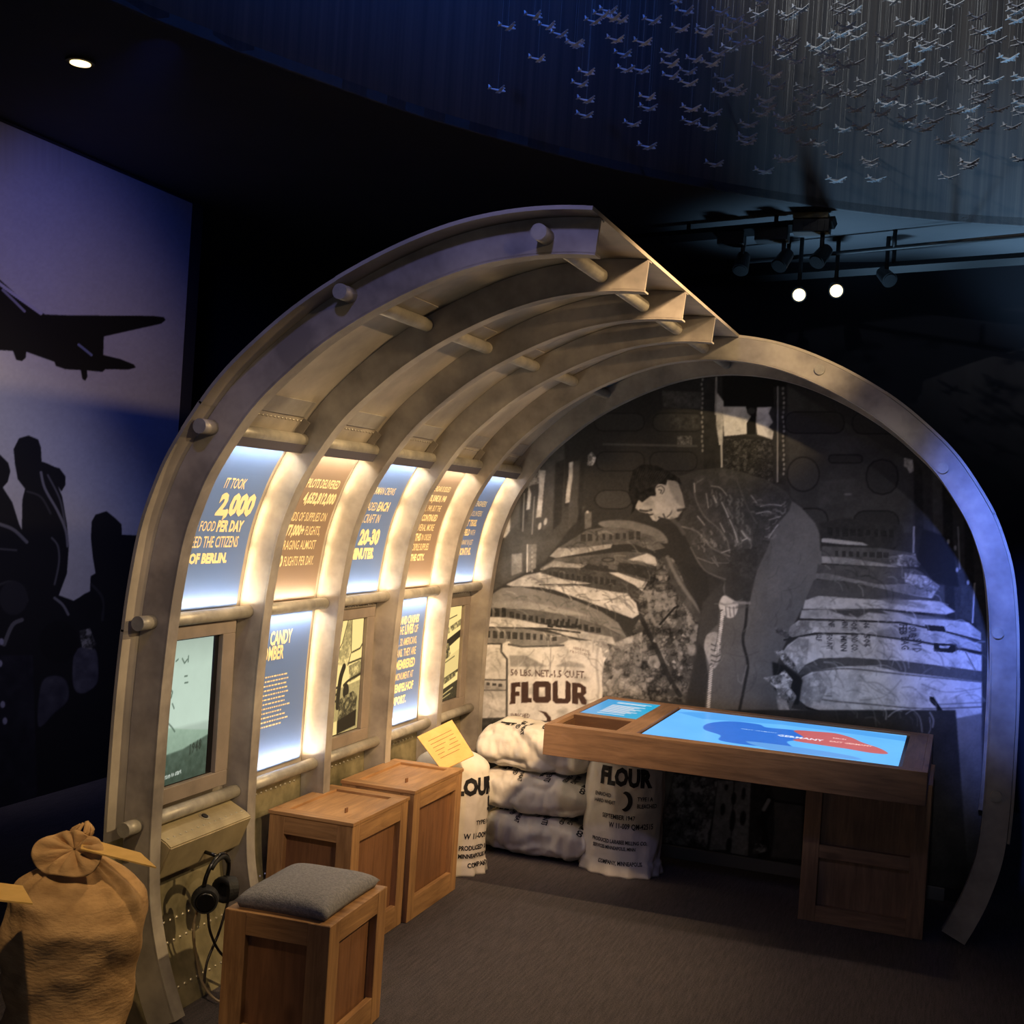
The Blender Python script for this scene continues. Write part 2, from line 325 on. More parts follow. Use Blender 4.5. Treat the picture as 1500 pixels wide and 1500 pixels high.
def carpet():
    m, nt, b = new_mat('carpet'); tc = N(nt, 'ShaderNodeTexCoord'); mp = N(nt, 'ShaderNodeMapping'); mp.inputs['Scale'].default_value = (22, 1.6, 1); mp.inputs['Rotation'].default_value = (0, 0, 0.12)
    nt.links.new(tc.outputs['Object'], mp.inputs[0]); a = N(nt, 'ShaderNodeTexNoise', Scale=5, Detail=6, Roughness=0.7); nt.links.new(mp.outputs[0], a.inputs[0])
    f = N(nt, 'ShaderNodeTexNoise', Scale=220, Detail=2); nt.links.new(tc.outputs['Object'], f.inputs[0])
    mx = N(nt, 'ShaderNodeMath', operation='MULTIPLY_ADD'); mx.inputs[1].default_value = 0.5; nt.links.new(f.outputs[0], mx.inputs[0])
    h = N(nt, 'ShaderNodeMath', operation='MULTIPLY'); h.inputs[1].default_value = 0.5; nt.links.new(a.outputs[0], h.inputs[0]); nt.links.new(h.outputs[0], mx.inputs[2])
    cr = N(nt, 'ShaderNodeValToRGB'); cr.color_ramp.elements[0].position = 0.38; cr.color_ramp.elements[1].position = 0.62; cr.color_ramp.elements[0].color = rgb(44, 40, 44); cr.color_ramp.elements[1].color = rgb(84, 76, 78)
    nt.links.new(mx.outputs[0], cr.inputs[0]); nt.links.new(cr.outputs[0], b.inputs['Base Color']); b.inputs['Roughness'].default_value = 0.95
    bp = N(nt, 'ShaderNodeBump', Strength=0.5, Distance=0.01); nt.links.new(f.outputs[0], bp.inputs['Height']); nt.links.new(bp.outputs[0], b.inputs['Normal']); return m
M_CARPET = carpet()
# ------------------------------------------------------------------ room
CH = 3.3
def struct(o): o['kind'] = 'structure'; return o
struct(put('floor', [(-7, -2, 0), (4, -2, 0), (4, 9, 0), (-7, 9, 0), (-7, -2, -.1), (4, -2, -.1), (4, 9, -.1), (-7, 9, -.1)], [(0, 1, 2, 3), (7, 6, 5, 4), (0, 4, 5, 1), (1, 5, 6, 2), (2, 6, 7, 3), (3, 7, 4, 0)], M_CARPET))
# opening edge in plan (an ellipse-like curve), fascia above it, low ceiling outside it
edge = crom([(-3.0, -1.6), (-3.08, 1.0), (-3.02, 2.5), (-2.88, 3.55), (-2.50, 4.52), (-2.18, 5.12), (-1.54, 5.98), (-0.65, 6.72), (0.20, 7.12), (1.4, 7.35), (2.8, 7.2), (3.6, 6.6)], 6)
E2 = [(float(p[0]), float(p[1])) for p in edge]
n = len(E2)
outer = [(-7, -2)]+[(-7, 9)]+[(4, 9)]
bm = bmesh.new(); vs = [bm.verts.new((x, y, CH)) for x, y in E2]; L1 = []; 
for x, y in E2:   # ceiling ring strip: each edge point joined to a point further out
    d = np.array([x+0.2, y-2.0]); d /= np.linalg.norm(d); t = 1e9
    for lim, ax in ((-7, 0), (4, 0), (9, 1), (-2, 1)):
        if abs(d[ax]) > 1e-6:
            tt = (lim-(x, y)[ax])/d[ax]
            if tt > 0: t = min(t, tt)
    L1.append(bm.verts.new((x+d[0]*t, y+d[1]*t, CH)))
for i in range(n-1): bm.faces.new((vs[i], vs[i+1], L1[i+1], L1[i]))
ex = bmesh.ops.extrude_face_region(bm, geom=bm.faces[:]); bmesh.ops.translate(bm, vec=(0, 0, 0.04), verts=[v for v in ex['geom'] if isinstance(v, bmesh.types.BMVert)])
struct(bmput('ceiling', bm, M_CEIL))
# pale ceiling boards that close the corners the strips leave out and carry the track lights
bm = bmesh.new(); FT = 5.6
a = [bm.verts.new((x, y, CH-0.002)) for x, y in E2]; b = [bm.verts.new((x, y, FT)) for x, y in E2]
for i in range(n-1): bm.faces.new((a[i], b[i], b[i+1], a[i+1]))
ex = bmesh.ops.extrude_face_region(bm, geom=bm.faces[:])
for v in ex['geom']:
    if isinstance(v, bmesh.types.BMVert):
        d = Vector((v.co.x+0.2, v.co.y-2.0, 0)).normalized(); v.co += d*0.03
o = struct(bmput('trim_1', bm, M_FASCIA, smooth=True)); o['label'] = 'tall curved fascia around the ceiling opening'
struct(put('trim_2', [(-7, -2, FT), (4, -2, FT), (4, 9, FT), (-7, 9, FT), (-7, -2, FT+.05), (4, -2, FT+.05), (4, 9, FT+.05), (-7, 9, FT+.05)], [(3, 2, 1, 0), (4, 5, 6, 7), (0, 1, 5, 4), (1, 2, 6, 5), (2, 3, 7, 6), (3, 0, 4, 7)], M_DARKW))['label'] = 'dark upper ceiling above the opening'
struct(box('wall_back', (-7, 8.05, 0), (4, 8.15, CH), M_DARKW, bev=0))
struct(box('wall_right', (4, -2, 0), (4.1, 9, FT), M_DARKW, bev=0))
struct(box('wall_front', (-7, -2.1, 0), (4, -2, FT), M_DARKW, bev=0))
LW = -4.36
struct(box('wall_left', (LW-.1, -2, 0), (LW, 6.2, CH-.002), M_DARKW, bev=0))
struct(box('wall_far_left', (-7, 6.2, 0), (LW, 6.3, CH-.002), M_DARKW, bev=0))
bpy.data.objects['ceiling'].data.materials[0] = mat('ceiling_paint', rgb(66, 68, 72), rgb(72, 73, 76), scale=2, rough=0.85)
# ------------------------------------------------------------------ mural on the left wall
def left_mural():
    c = Canvas(-30, 250, 345, 1060, 1.2)
    h, w_ = c.H, c.W; yy = np.linspace(0, 1, h)[:, None]; xx = np.linspace(0, 1, w_)[None, :]
    base = 0.60+0.05*(fbm(h, w_, 5, 3)-.5)+0.05*(fbm(h, w_, 90, 9)-.5)
    c.a[:] = (base*np.ones((h, w_)))[:, :, None]*np.array([.96, .96, 1.0])
    f = lambda: c.frame(0, 400, 0.4)
    f(); D = 0.055
    c.poly([(-80, 0), (0, 25), (90, 105), (165, 152), (250, 155), (560, 157), (600, 162), (606, 172), (590, 185), (380, 232), (378, 300), (440, 315), (490, 335), (497, 346), (470, 353), (385, 352), (375, 362), (318, 356), (320, 380), (312, 394), (302, 388), (296, 355), (240, 352), (205, 340), (200, 325), (96, 288), (94, 310), (80, 322), (60, 318), (48, 285), (0, 282), (-80, 275)], D, soft=1)
    c.line([(-60, -5), (40, 70), (150, 148)], (.55, .55, .62), 5); c.line([(10, 62), (45, 95), (90, 140)], (.4, .4, .48), 4)
    c.line([(288, 262), (335, 300)], (.35, .38, .5), 4)
    c.frame(0, 600, 0.4)
    dk = (.075, .075, .09)
    # bare-headed man, hand raised to the eyes
    c.poly([(50, 145), (70, 105), (105, 95), (140, 110), (150, 140), (152, 190), (175, 198), (200, 210), (218, 215), (240, 245), (240, 275), (225, 300), (212, 280), (228, 320), (245, 420), (252, 500), (245, 600), (215, 680), (270, 700), (330, 665), (332, 610), (350, 600), (340, 540), (333, 470), (336, 410), (350, 385), (390, 372), (425, 400), (445, 420), (446, 458), (520, 462), (520, 1500), (-60, 1500), (-60, 150), (0, 165), (30, 195), (38, 225), (28, 265), (10, 285), (45, 340), (70, 420), (80, 440), (82, 330), (92, 290), (65, 255), (55, 200)], dk, soft=1, smooth=False)
    for P, v, wd in (([(150, 230), (165, 290), (210, 370), (240, 440), (248, 500)], .42, 4), ([(175, 240), (220, 330), (238, 420)], .3, 3), ([(100, 300), (150, 320), (185, 380)], .2, 3), ([(190, 470), (212, 500), (216, 560), (200, 640)], .3, 3), ([(0, 420), (50, 440), (98, 485)], .36, 5), ([(200, 690), (230, 715), (250, 750)], .4, 4), ([(15, 860), (45, 790), (80, 770)], .33, 6), ([(0, 640), (40, 630), (80, 650), (100, 700)], .17, 4), ([(335, 640), (375, 690), (375, 770)], .16, 4), ([(0, 510), (60, 515)], .24, 3), ([(0, 1210), (30, 1270)], .38, 5)):
        c.line(P, (v, v, v*1.08), wd, 2, .8, smooth=True)
    c.poly([(270, 900), (300, 870), (350, 880), (360, 960), (350, 1010), (300, 1040), (268, 1010)], (.24, .24, .28), soft=2, noise=.08, cell=14, smooth=True)
    c.poly([(150, 1010), (190, 975), (240, 990), (250, 1060), (200, 1110), (140, 1160)], (.19, .19, .23), soft=3, noise=.06, cell=16, smooth=True)
    c.crumple([(290, 810), (330, 800), (352, 860), (340, 880), (300, 870)], .1, .45, 8, 31)
    c.ell((50, 690), 52, 62, (.12, .12, .14), soft=3); c.ell((330, 720), 46, 50, (.07, .07, .085), soft=2); c.ell((215, 850), 72, 78, (.06, .06, .075), soft=3); c.ell((225, 1440), 20, 28, (.2, .2, .24), soft=3)
    c.poly([(-60, 900), (120, 900), (140, 1500), (-60, 1500)], (.09, .09, .12), soft=5, noise=.05, cell=26)
    for (x, y) in ((5, 850), (0, 930), (18, 1140), (10, 1080)): c.ell((x, y), 9, 13, (.42, .42, .5), soft=1)
    def colr(u, v, P):
        d = P-EYE; z = d@CF; return c.sample(750+FPX*(d@CR)/z, 750-FPX*(d@CU)/z)
    y0, y1 = 4.3, 6.17
    root = tag(plate('wall_mural', (LW+.012, y0, 0.0), (0, y1-y0, 0), (0, 0, 3.28), 420, 700, colr, print_mat('mural_print'), base=(LW+.012, y0, 0)), 'floor-to-ceiling wall mural on the left with a silhouetted crowd watching a low aircraft', 'mural')
left_mural()
# ------------------------------------------------------------------ fuselage frame
CX = -1.05; Y1, SP = 3.17, 0.54; RY = [Y1+SP*i for i in range(6)]
half = [(0, 1.156), (.09, 1.197), (.2, 1.238), (.36, 1.277), (.55, 1.29), (.8, 1.29), (1.0, 1.286), (1.2, 1.275), (1.34, 1.262), (1.5, 1.237), (1.62, 1.20), (1.735, 1.15), (1.876, 1.06), (1.97, .985), (2.06, .89), (2.16, .765), (2.25, .62), (2.33, .455), (2.385, .3), (2.415, .15), (2.425, 0)]
hp = [(w_, z) for z, w_ in half]
full = [(CX-w_, z) for w_, z in hp]+[(CX+w_, z) for w_, z in hp[-2::-1]]
full = np.array(crom(full, 8)); seg = np.hypot(*np.diff(full, axis=0).T); AL = np.concatenate([[0], np.cumsum(seg)]); AT = AL[-1]
def prof(s, inset=0.0):
    s = np.clip(s, 0, AT); x = np.interp(s, AL, full[:, 0]); z = np.interp(s, AL, full[:, 1]); e = 0.02
    x2, z2 = np.interp(np.minimum(s+e, AT), AL, full[:, 0]), np.interp(np.minimum(s+e, AT), AL, full[:, 1]); x1, z1 = np.interp(np.maximum(s-e, 0), AL, full[:, 0]), np.interp(np.maximum(s-e, 0), AL, full[:, 1])
    tx, tz = x2-x1, z2-z1; L = np.hypot(tx, tz); return x+tz/L*inset, z-tx/L*inset       # inward normal = (tz,-tx)
def s_at_z(z): # on the left side
    m = len(AL)//2; return float(np.interp(z, full[:m, 1], AL[:m]))
sEND = float(AL[np.argmin(np.abs(full[:, 0]+0.947))])
fus = empty('fuselage_frame', (CX, 4.5, 0), 'curved aluminium aircraft fuselage mock-up with open ribs over the whole display', 'aircraft frame')
def arc_solid(name, s0, s1, i0, i1, ya, yb, m, parent, n=60, smooth=False):
    """solid bar following the profile between insets i0<i1 and depths ya<yb"""
    ss = np.linspace(s0, s1, n); V = []
    for s in ss:
        for i, y in ((i0, ya), (i1, ya), (i1, yb), (i0, yb)):
            x, z = prof(s, i); V.append((x, y, max(z, 0.001)))
    F = []
    for k in range(n-1):
        a = 4*k; b = a+4
        for j in range(4): F.append((a+j, b+j, b+(j+1) % 4, a+(j+1) % 4))
    F.append((0, 1, 2, 3)); F.append((4*n-1, 4*n-2, 4*n-3, 4*n-4))
    bm = bmesh.new(); bv = [bm.verts.new(v) for v in V]; [bm.faces.new([bv[i] for i in f]) for f in F]
    return bmput(name, bm, m, parent)
WD = 0.094
for i, y in enumerate(RY):
    se = AT-.45 if i == 5 else AT if i == 4 else sEND; nm = 'rib' if i < 4 else 'ring'; nn = 90 if i < 4 else 170
    r = arc_solid(nm, 0, se, 0.0, WD, y, y+0.012, M_ALU, fus, nn)
    arc_solid('rib_flange' if i < 4 else 'ring_flange', 0, se, WD-.001, WD+.005, y-0.0, y+0.052, M_ALU, r, nn)
    arc_solid('rib_cap' if i < 4 else 'ring_cap', 0, se, 0.0005, 0.004, y+.012, y+0.04, M_ALU, r, nn)
# skin sheets, lapped and riveted
cuts = [0, s_at_z(.56), s_at_z(1.2), s_at_z(1.80), s_at_z(1.885), s_at_z(2.24), sEND]
right = list(np.linspace(sEND, AT-.45, 5))
s_of_x = lambda x: float(np.interp(x, full[len(AL)//2-10:len(AL)//2+60, 0], AL[len(AL)//2-10:len(AL)//2+60]))
for b in range(5):
    ya = RY[b]-(0.078 if b == 0 else 0); yb = RY[b+1]+(0.03 if b == 4 else 0)
    lst = list(zip(cuts, cuts[1:]))+(list(zip(right, right[1:])) if b == 4 else [])
    for k, (sa, sb) in enumerate(lst):
        lap = 0.0012 if k % 2 else 0.0
        o = arc_solid('skin_sheet', sa-(0.006 if k and k % 2 == 0 else 0), sb, -0.012-lap, -0.001-lap, ya, yb, M_SKIN_LOW if k == 0 else M_ALU_D, fus, 26)
        bm = bmesh.new(); rows = []
        if k == 0: rows = [s_at_z(.06), s_at_z(.19), s_at_z(.25), sb-.02]
        elif k in (1, 2): rows = [sb-.012]
        elif k == 3: rows = [sb-.006]
        elif k in (4, 5): rows = [sa+.02] if k == 4 else [sa+.03]
        for sr in rows:
            x, z = prof(sr, -0.001-lap); x2, z2 = prof(sr, .01)
            for yy in np.arange(RY[b]+.05, RY[b+1]-.015, 0.024 if k else .034): hemi(bm, (x, yy, z), (x2-x, 0, z2-z), .0058 if k == 0 else .0045)
        if rows: bmput('rivet_row', bm, M_RIVET, o)['kind'] = 'stuff'
        else: bm.free()
# stringer tubes: from the first rib (with projecting end) to the last, broken visibly by each rib
def tube_run(x, z, y0, y1, r=0.022):
    for i in range(5):
        if RY[i+1] <= y0 or RY[i] >= y1: continue
        tube('stringer_tube', (x, RY[i]+.011, z), (x, RY[i+1]+.001, z), r, M_TUBE, fus)
for (x, z) in ((-2.292, .604), (-2.287, 1.222), (-2.115, 1.818), (-1.683, 2.213), (-1.104, 2.372)):
    tube_run(x, z, RY[0], RY[5])
    tube('tube_end', (x, RY[0]-.068, z), (x, RY[0]+.002, z), .0225, M_TUBE, fus)
for (x, z) in ((-.608, 2.292), (-.096, 1.905), (.153, 1.259), (.186, .612)):
    tube('stringer_tube', (x, RY[4]+.011, z), (x, RY[5]+.001, z), .022, M_TUBE, fus)
    tube('tube_end', (x, RY[4]-.012, z), (x, RY[4]+.002, z), .022, M_TUBE, fus)
# short riveted angle clips beside the upper tube
for i in range(5):
    s0 = s_at_z(1.85); arc_solid('clip', s0-.01, s0+.05, .001, .028, RY[i+1]-.03, RY[i+1]-.0265, M_ALU, fus, 6)
    arc_solid('ledge', s_at_z(1.80), s_at_z(1.835), .001, .05, RY[i]+.014, RY[i+1]-.001, mat('dark_ledge', rgb(80, 76, 84), rough=.6) if i == 0 else bpy.data.materials['dark_ledge'], fus, 4)
    sa = s_at_z(1.885); arc_solid('lap_strip', sa+.012, sa+.075, .0, .003, RY[i]+.03, RY[i+1]-.03, mat('bare_metal_strip', rgb(140, 136, 132), rgb(162, 158, 152), scale=9, rough=.5, metal=.2) if i == 0 else bpy.data.materials['bare_metal_strip'], fus, 6)
    sb = s_at_z(2.24); arc_solid('lap_strip', sb+.0, sb+.06, .0, .003, RY[i]+.03, RY[i+1]-.03, bpy.data.materials['bare_metal_strip'], fus, 6)
# ------------------------------------------------------------------ information panels (curved, lit by strips behind the tubes)
P_BLUE = mat('panel_blue', rgb(94, 120, 172), rgb(98, 124, 176), scale=1, rough=0.5); P_TAN = mat('panel_tan', rgb(134, 112, 92), rgb(138, 116, 96), scale=1, rough=0.5)
def curved_panel(i, z0, z1, m, label, lines, cat='sign', group=None, inset=.012, th=.005):
    sa, sb = s_at_z(z0), s_at_z(z1); ya, yb = RY[i]+.055, RY[i+1]-.040
    x, z = prof(sa, inset); root = empty('backlit_sign', (float(x), (ya+yb)/2, float(z)), label, cat, group)
    arc_solid('panel_face', sa, sb, inset-th, inset, ya, yb, m, root, 24)
    for (zc, right, segs) in lines:
        s_c = s_at_z(zc); cur = right
        for (txt, size, bold, sx) in segs[::-1]:
            tv, tf = text_mesh(txt, size, sx, bold, 'LEFT'); mx = max(p[0] for p in tv); mn_ = min(p[0] for p in tv); V = []
            for (u, v) in tv:
                px, pz = prof(s_c+v, inset+.0016); V.append((px, ya+cur-mx+u, pz))
            put('text_line', V, tf, M_CREAM, root)['kind'] = 'stuff'; cur -= (mx-mn_)+size*.2
    return root
def T(t, sz=.05, b=.0004, sx=.62): return (t, sz, b, sx)
def TB(t, sz=.052, b=.0026, sx=.74): return (t, sz, b, sx)
UP = 'sign'
curved_panel(0, 1.245, 1.806, P_BLUE, 'blue curved text sign nearest the camera, reading 2,000 tons of food per day', [
    (1.646, .318, [T('IT TOOK', .052, .0008, .58)]), (1.56, .418, [TB('2,000', .100, .006, .94)]), (1.502, .392, [T('TONS OF FOOD'), TB('PER DAY')]), (1.448, .385, [T('TO FEED THE CITIZENS', .054, .0006, .60)]), (1.397, .338, [TB('OF BERLIN.', .044, .0026, .98)])], UP)
curved_panel(1, 1.245, 1.806, P_TAN, 'brown curved text sign, second from the camera, listing 52,812,000 pounds of supplies', [
    (1.667, .41, [T('PILOTS DELIVERED', .05, .0010, .58)]), (1.609, .425, [TB('4,652,812,000', .058, .0026, .72)]), (1.541, .408, [T('POUNDS OF SUPPLIES ON', .05, .0003, .56)]), (1.488, .392, [TB('277,000+', .055, .0026, .70), T('FLIGHTS,', .05, .0003, .58)]), (1.434, .382, [T('AVERAGING ALMOST', .05, .0003, .60)]), (1.374, .39, [TB('600', .054, .0026, .8), T('FLIGHTS PER DAY.', .05, .0003, .54)])], UP)
curved_panel(2, 1.245, 1.806, P_BLUE, 'blue curved text sign in the middle bay about unloading in 20-30 minutes', [
    (1.657, .368, [T('GERMAN CREWS', .047, .0003, .60)]), (1.59, .372, [T('UNLOADED', .052, .0003, .60), TB('EACH', .054, .0026, .76)]), (1.538, .325, [T('AIRCRAFT IN', .055, .0003, .60)]), (1.45, .372, [TB('20-30', .085, .005, .90)]), (1.39, .352, [TB('MINUTES.', .058, .004, .82)])], UP)
curved_panel(3, 1.245, 1.806, P_TAN, 'brown curved text sign, fourth from the camera, dated June 24 1948', [
    (1.688, .385, [T('CALENDAR IS ISSUED', .038, .0003, .60)]), (1.643, .385, [TB('UNTIL JUNE 24, 1948', .040, .002, .60)]), (1.597, .372, [T('MAY 11, 1949, BUT THE', .040, .0006, .58)]), (1.552, .372, [TB('AIRLIFT CONTINUED', .043, .002, .66)]), (1.506, .372, [T('FOR SEVERAL MORE', .045, .0006, .66)]), (1.461, .368, [TB('MONTHS', .045, .0022, .74), T('IN ORDER', .042, .0003, .56)]), (1.416, .362, [T('TO STOCKPILE SUPPLIES', .044, .0006, .56)]), (1.37, .338, [TB('FOR THE CITY.', .040, .0022, .84)])], UP)
curved_panel(4, 1.245, 1.806, P_BLUE, 'blue curved text sign farthest from the camera, next to the photo mural', [
    (1.63, .372, [T('ARMY ENGINEERS', .041, .0006, .64)]), (1.581, .366, [T('AND VOLUNTEERS', .040, .0003, .60)]), (1.532, .345, [TB('BUILT TEGEL', .043, .0026, .76)]), (1.484, .356, [TB('AIRFIELD', .043, .0026, .72), T('WITH', .04, .0003, .6)]), (1.435, .356, [T('A RUNWAY IN JUST', .038, .0003, .58)]), (1.386, .356, [TB('THREE MONTHS.', .048, .0022, .8)])], UP)
low2 = curved_panel(1, .628, 1.196, P_BLUE, 'tall blue sign titled The Candy Bomber below the second bay tube', [
    (1.085, .31, [T('THE CANDY', .070, .0022, .62)]), (1.03, .262, [T('BOMBER', .070, .0022, .62)])], UP)
V, F = [], []
for k in range(12):
    z = .965-k*.0165; s = s_at_z(z); L = .30+.02*math.sin(k*2.1)
    y = RY[1]+.06
    while y < RY[1]+.055+L:
        w_ = random.uniform(.006, .022)
        a = len(V)
        for (yy, ds) in ((y, 0), (y+w_, 0), (y+w_, .0055), (y, .0055)):
            px, pz = prof(s+ds, .0136); V.append((px, yy, pz))
        F.append((a, a+1, a+2, a+3)); y += w_+.005
put('body_text', V, F, M_CREAM, low2)
curved_panel(3, .628, 1.196, P_BLUE, 'tall blue memorial sign naming the airport, below the fourth bay tube', [
    (1.083, .38, [T('ACCIDENTS AND CRASHES', .049, .0018, .60)]), (1.036, .38, [T('TOOK THE', .052, .0008, .62), TB('LIVES', .058, .0026, .70), T('OF', .05, .0008, .62)]), (0.985, .38, [T('BRITISH, 32 AMERICANS,', .047, .0006, .56)]), (0.935, .38, [T('GERMANS. THEY ARE', .050, .0008, .60)]), (0.88, .38, [TB('REMEMBERED', .056, .0024, .74)]), (0.83, .37, [T('BY A MONUMENT AT', .045, .0006, .58)]), (0.777, .38, [TB('TEMPELHOF', .049, .0024, .84)]), (0.722, .31, [TB('AIRPORT.', .047, .0024, .88)])], UP)
# light strips above and below every lit panel
STRIP = mat('strip_housing', rgb(190, 188, 180), rough=.5)
def strip(i, s, updir, col, power, ins=.0125):
    x, z = prof(s, ins+.024); x2, z2 = prof(s+(.2 if updir else -.2), ins-.012); ym = (RY[i]+RY[i+1])/2+.02
    l = bpy.data.lights.new('panel_strip', 'AREA'); l.shape = 'RECTANGLE'; l.size = .46; l.size_y = .008; l.energy = power; l.color = col
    o = bpy.data.objects.new('panel_strip', l); COL.objects.link(o); o.location = (float(x), ym, float(z))
    d = Vector((float(x2-x), 0, float(z2-z))).normalized(); Xa = Vector((0, 1, 0)); Za = -d; Ya = Za.cross(Xa); o.rotation_euler = Matrix((Xa, Ya, Za)).transposed().to_euler()
for i in range(5):
    cc = (1.0, .88, .68) if i % 2 == 0 else (1.0, .86, .66)
    strip(i, s_at_z(1.788), False, cc, 1.15); strip(i, s_at_z(1.25), True, cc, 1.0)
for i in (1, 3):
    strip(i, s_at_z(1.192), False, (1.0, .88, .70), 1.15); strip(i, s_at_z(.634), True, (1.0, .88, .70), 1.6)
def edge_strip(i, z0, z1, col, power, n=3):
    # warm strip in the gap between the sign's edge and the rib, shining inwards along the rib
    ss = np.linspace(s_at_z(z0), s_at_z(z1), n+1)
    for a, b in zip(ss, ss[1:]):
        x, z = prof((a+b)/2, .003); xn, zn = prof((a+b)/2, .06); xa, za = prof(a, .003); xb, zb = prof(b, .003)
        l = bpy.data.lights.new('edge_strip', 'AREA'); l.shape = 'RECTANGLE'; l.size = float(b-a); l.size_y = .012; l.energy = power/n; l.color = col
        o = bpy.data.objects.new('edge_strip', l); COL.objects.link(o); o.location = (float(x), RY[i+1]-.022, float(z))
        Xa = Vector((float(xb-xa), 0, float(zb-za))).normalized(); Za = -(Vector((float(xn-x), 0, float(zn-z))).normalized()+Vector((0, .45, 0))).normalized(); Za = (Za-Xa*Za.dot(Xa)).normalized(); Ya = Za.cross(Xa)
        o.rotation_euler = Matrix((Xa, Ya, Za)).transposed().to_euler()
for i in range(5): edge_strip(i, 1.25, 1.80, (1.0, .66, .32), .62)
for i in (1, 3): edge_strip(i, .64, 1.19, (1.0, .66, .32), .62)
# ------------------------------------------------------------------ framed screens in the lower bays
M_FRAME = mat('frame_metal', rgb(124, 114, 104), rgb(142, 130, 118), scale=8, rough=.5, metal=.2)
def screen_unit(i, ya, yb, z0, z1, fy1, canvas, strength, label, slab=.03, bezel=0.0, name='video_screen', cat='screen'):
    X = -2.325; fa, fz0, fz1 = RY[i]+.06, z0-.055, z1+.045
    root = empty(name, (X, (fa+fy1)/2, fz0), label, cat)
    bm = bmesh.new()
    bm_box(bm, (X, fa, fz1-.04+.0), (X+slab, fy1, fz1), .002); bm_box(bm, (X, fa, fz0), (X+slab, fy1, z0-.004), .002)
    bm_box(bm, (X, fa, z0-.004), (X+slab, ya-.004, fz1-.04), .002); bm_box(bm, (X, yb+.004+bezel, z0-.004), (X+slab, fy1, fz1-.04), .002)
    bmput('screen_frame', bm, M_FRAME, root)
    box('screen_backing', (X+.002, ya-.004, z0-.004), (X+.012, yb+.004+bezel, z1+.005), M_GLOSSB, root, bev=0)
    def colr(u, v, P): return canvas.sample(u*canvas.W/canvas.k, (1-v)*canvas.H/canvas.k)
    plate('screen_picture' if strength > .2 else 'photo_print', (X+.0135, ya, z0), (0, yb-ya, 0), (0, 0, z1-z0), 110, 170, colr, print_mat(name+'_picture', strength), root)
    return root
def c_screen1():
    c = Canvas(0, 0, 110, 170, 2); h, w_ = c.H, c.W; yy = np.linspace(0, 1, h)[:, None]
    g = np.interp(yy, [0, .2, .6, .63, .8, 1], [.70, .80, .82, .72, .62, .18])+.03*(fbm(h, w_, 30, 5)-.5); c.a[:] = g[:, :, None]*np.array([.90, 1.0, .92])
    c.poly([(0, 104), (20, 100), (60, 108), (110, 116), (110, 170), (0, 170)], (.50, .62, .52), soft=3, alpha=.55, noise=.06, cell=12); c.poly([(0, 135), (60, 132), (110, 122), (110, 170), (0, 170)], (.16, .22, .18), soft=6, alpha=.7, noise=.1, cell=14)
    for p in (([(48, 22), (53, 28), (58, 24)]), ([(60, 20), (60, 27)]), ([(26, 33), (31, 33)]), ([(55, 44), (60, 44)]), ([(56, 52), (62, 52)]), ([(28, 55), (33, 60), (31, 66)]), ([(20, 80), (26, 72), (31, 66)]), ([(34, 74), (38, 80)]), ([(28, 96), (36, 102), (42, 108)]), ([(36, 24), (40, 22)])): c.line(p, (.25, .33, .28), 2, 1.2, .75)
    c.text('1948', [(74, 128), (98, 124), (98, 138), (74, 142)], (.12, .16, .13), alpha=.8); c.text('Push button to start', [(8, 158), (60, 155), (60, 161), (8, 164)], (.95, .97, .93)); return c
def sepia(c): 
    g = c.a.mean(2, keepdims=True); c.a = np.concatenate([g*1.04, g*.91, g*.58], 2).clip(0, 1); return c
def c_photo3():
    c = Canvas(0, 0, 110, 170, 2, (.93,)*3)
    c.poly([(0, 108), (60, 100), (110, 95), (110, 170), (0, 170)], .66, soft=2, noise=.08, cell=6)
    c.line([(44, 0), (40, 22), (30, 42), (22, 52)], .2, 5, smooth=True); c.crumple([(62, 0), (74, 0), (76, 40), (70, 70), (34, 64), (26, 56), (48, 34), (56, 12)], .5, .95, 10, 77)
    c.line([(62, 0), (48, 34), (26, 56), (34, 64)], .35, 2); c.line([(74, 0), (77, 50), (70, 68)], .3, 2)
    c.line([(58, 70), (50, 85), (46, 110), (46, 128)], .15, 11, smooth=True); c.line([(70, 66), (110, 62)], .3, 3); c.line([(80, 50), (104, 46), (110, 40)], .35, 3); c.crumple([(72, 70), (110, 64), (110, 88), (78, 96)], .4, .85, 6, 12)
    c.line([(60, 98), (76, 92), (110, 86)], .2, 4, smooth=True)
    for y in (102, 112, 122): c.line([(0, y+3), (42, y-3)], .2, 3.5)
    c.ell((68, 108), 9, 12, .15); c.crumple([(50, 118), (90, 110), (104, 118), (102, 148), (48, 154)], .1, .6, 6, 4); c.poly([(48, 150), (104, 140), (104, 165), (48, 170)], .1, soft=1); c.poly([(0, 152), (46, 150), (48, 170), (0, 170)], .9, soft=2); return sepia(c)
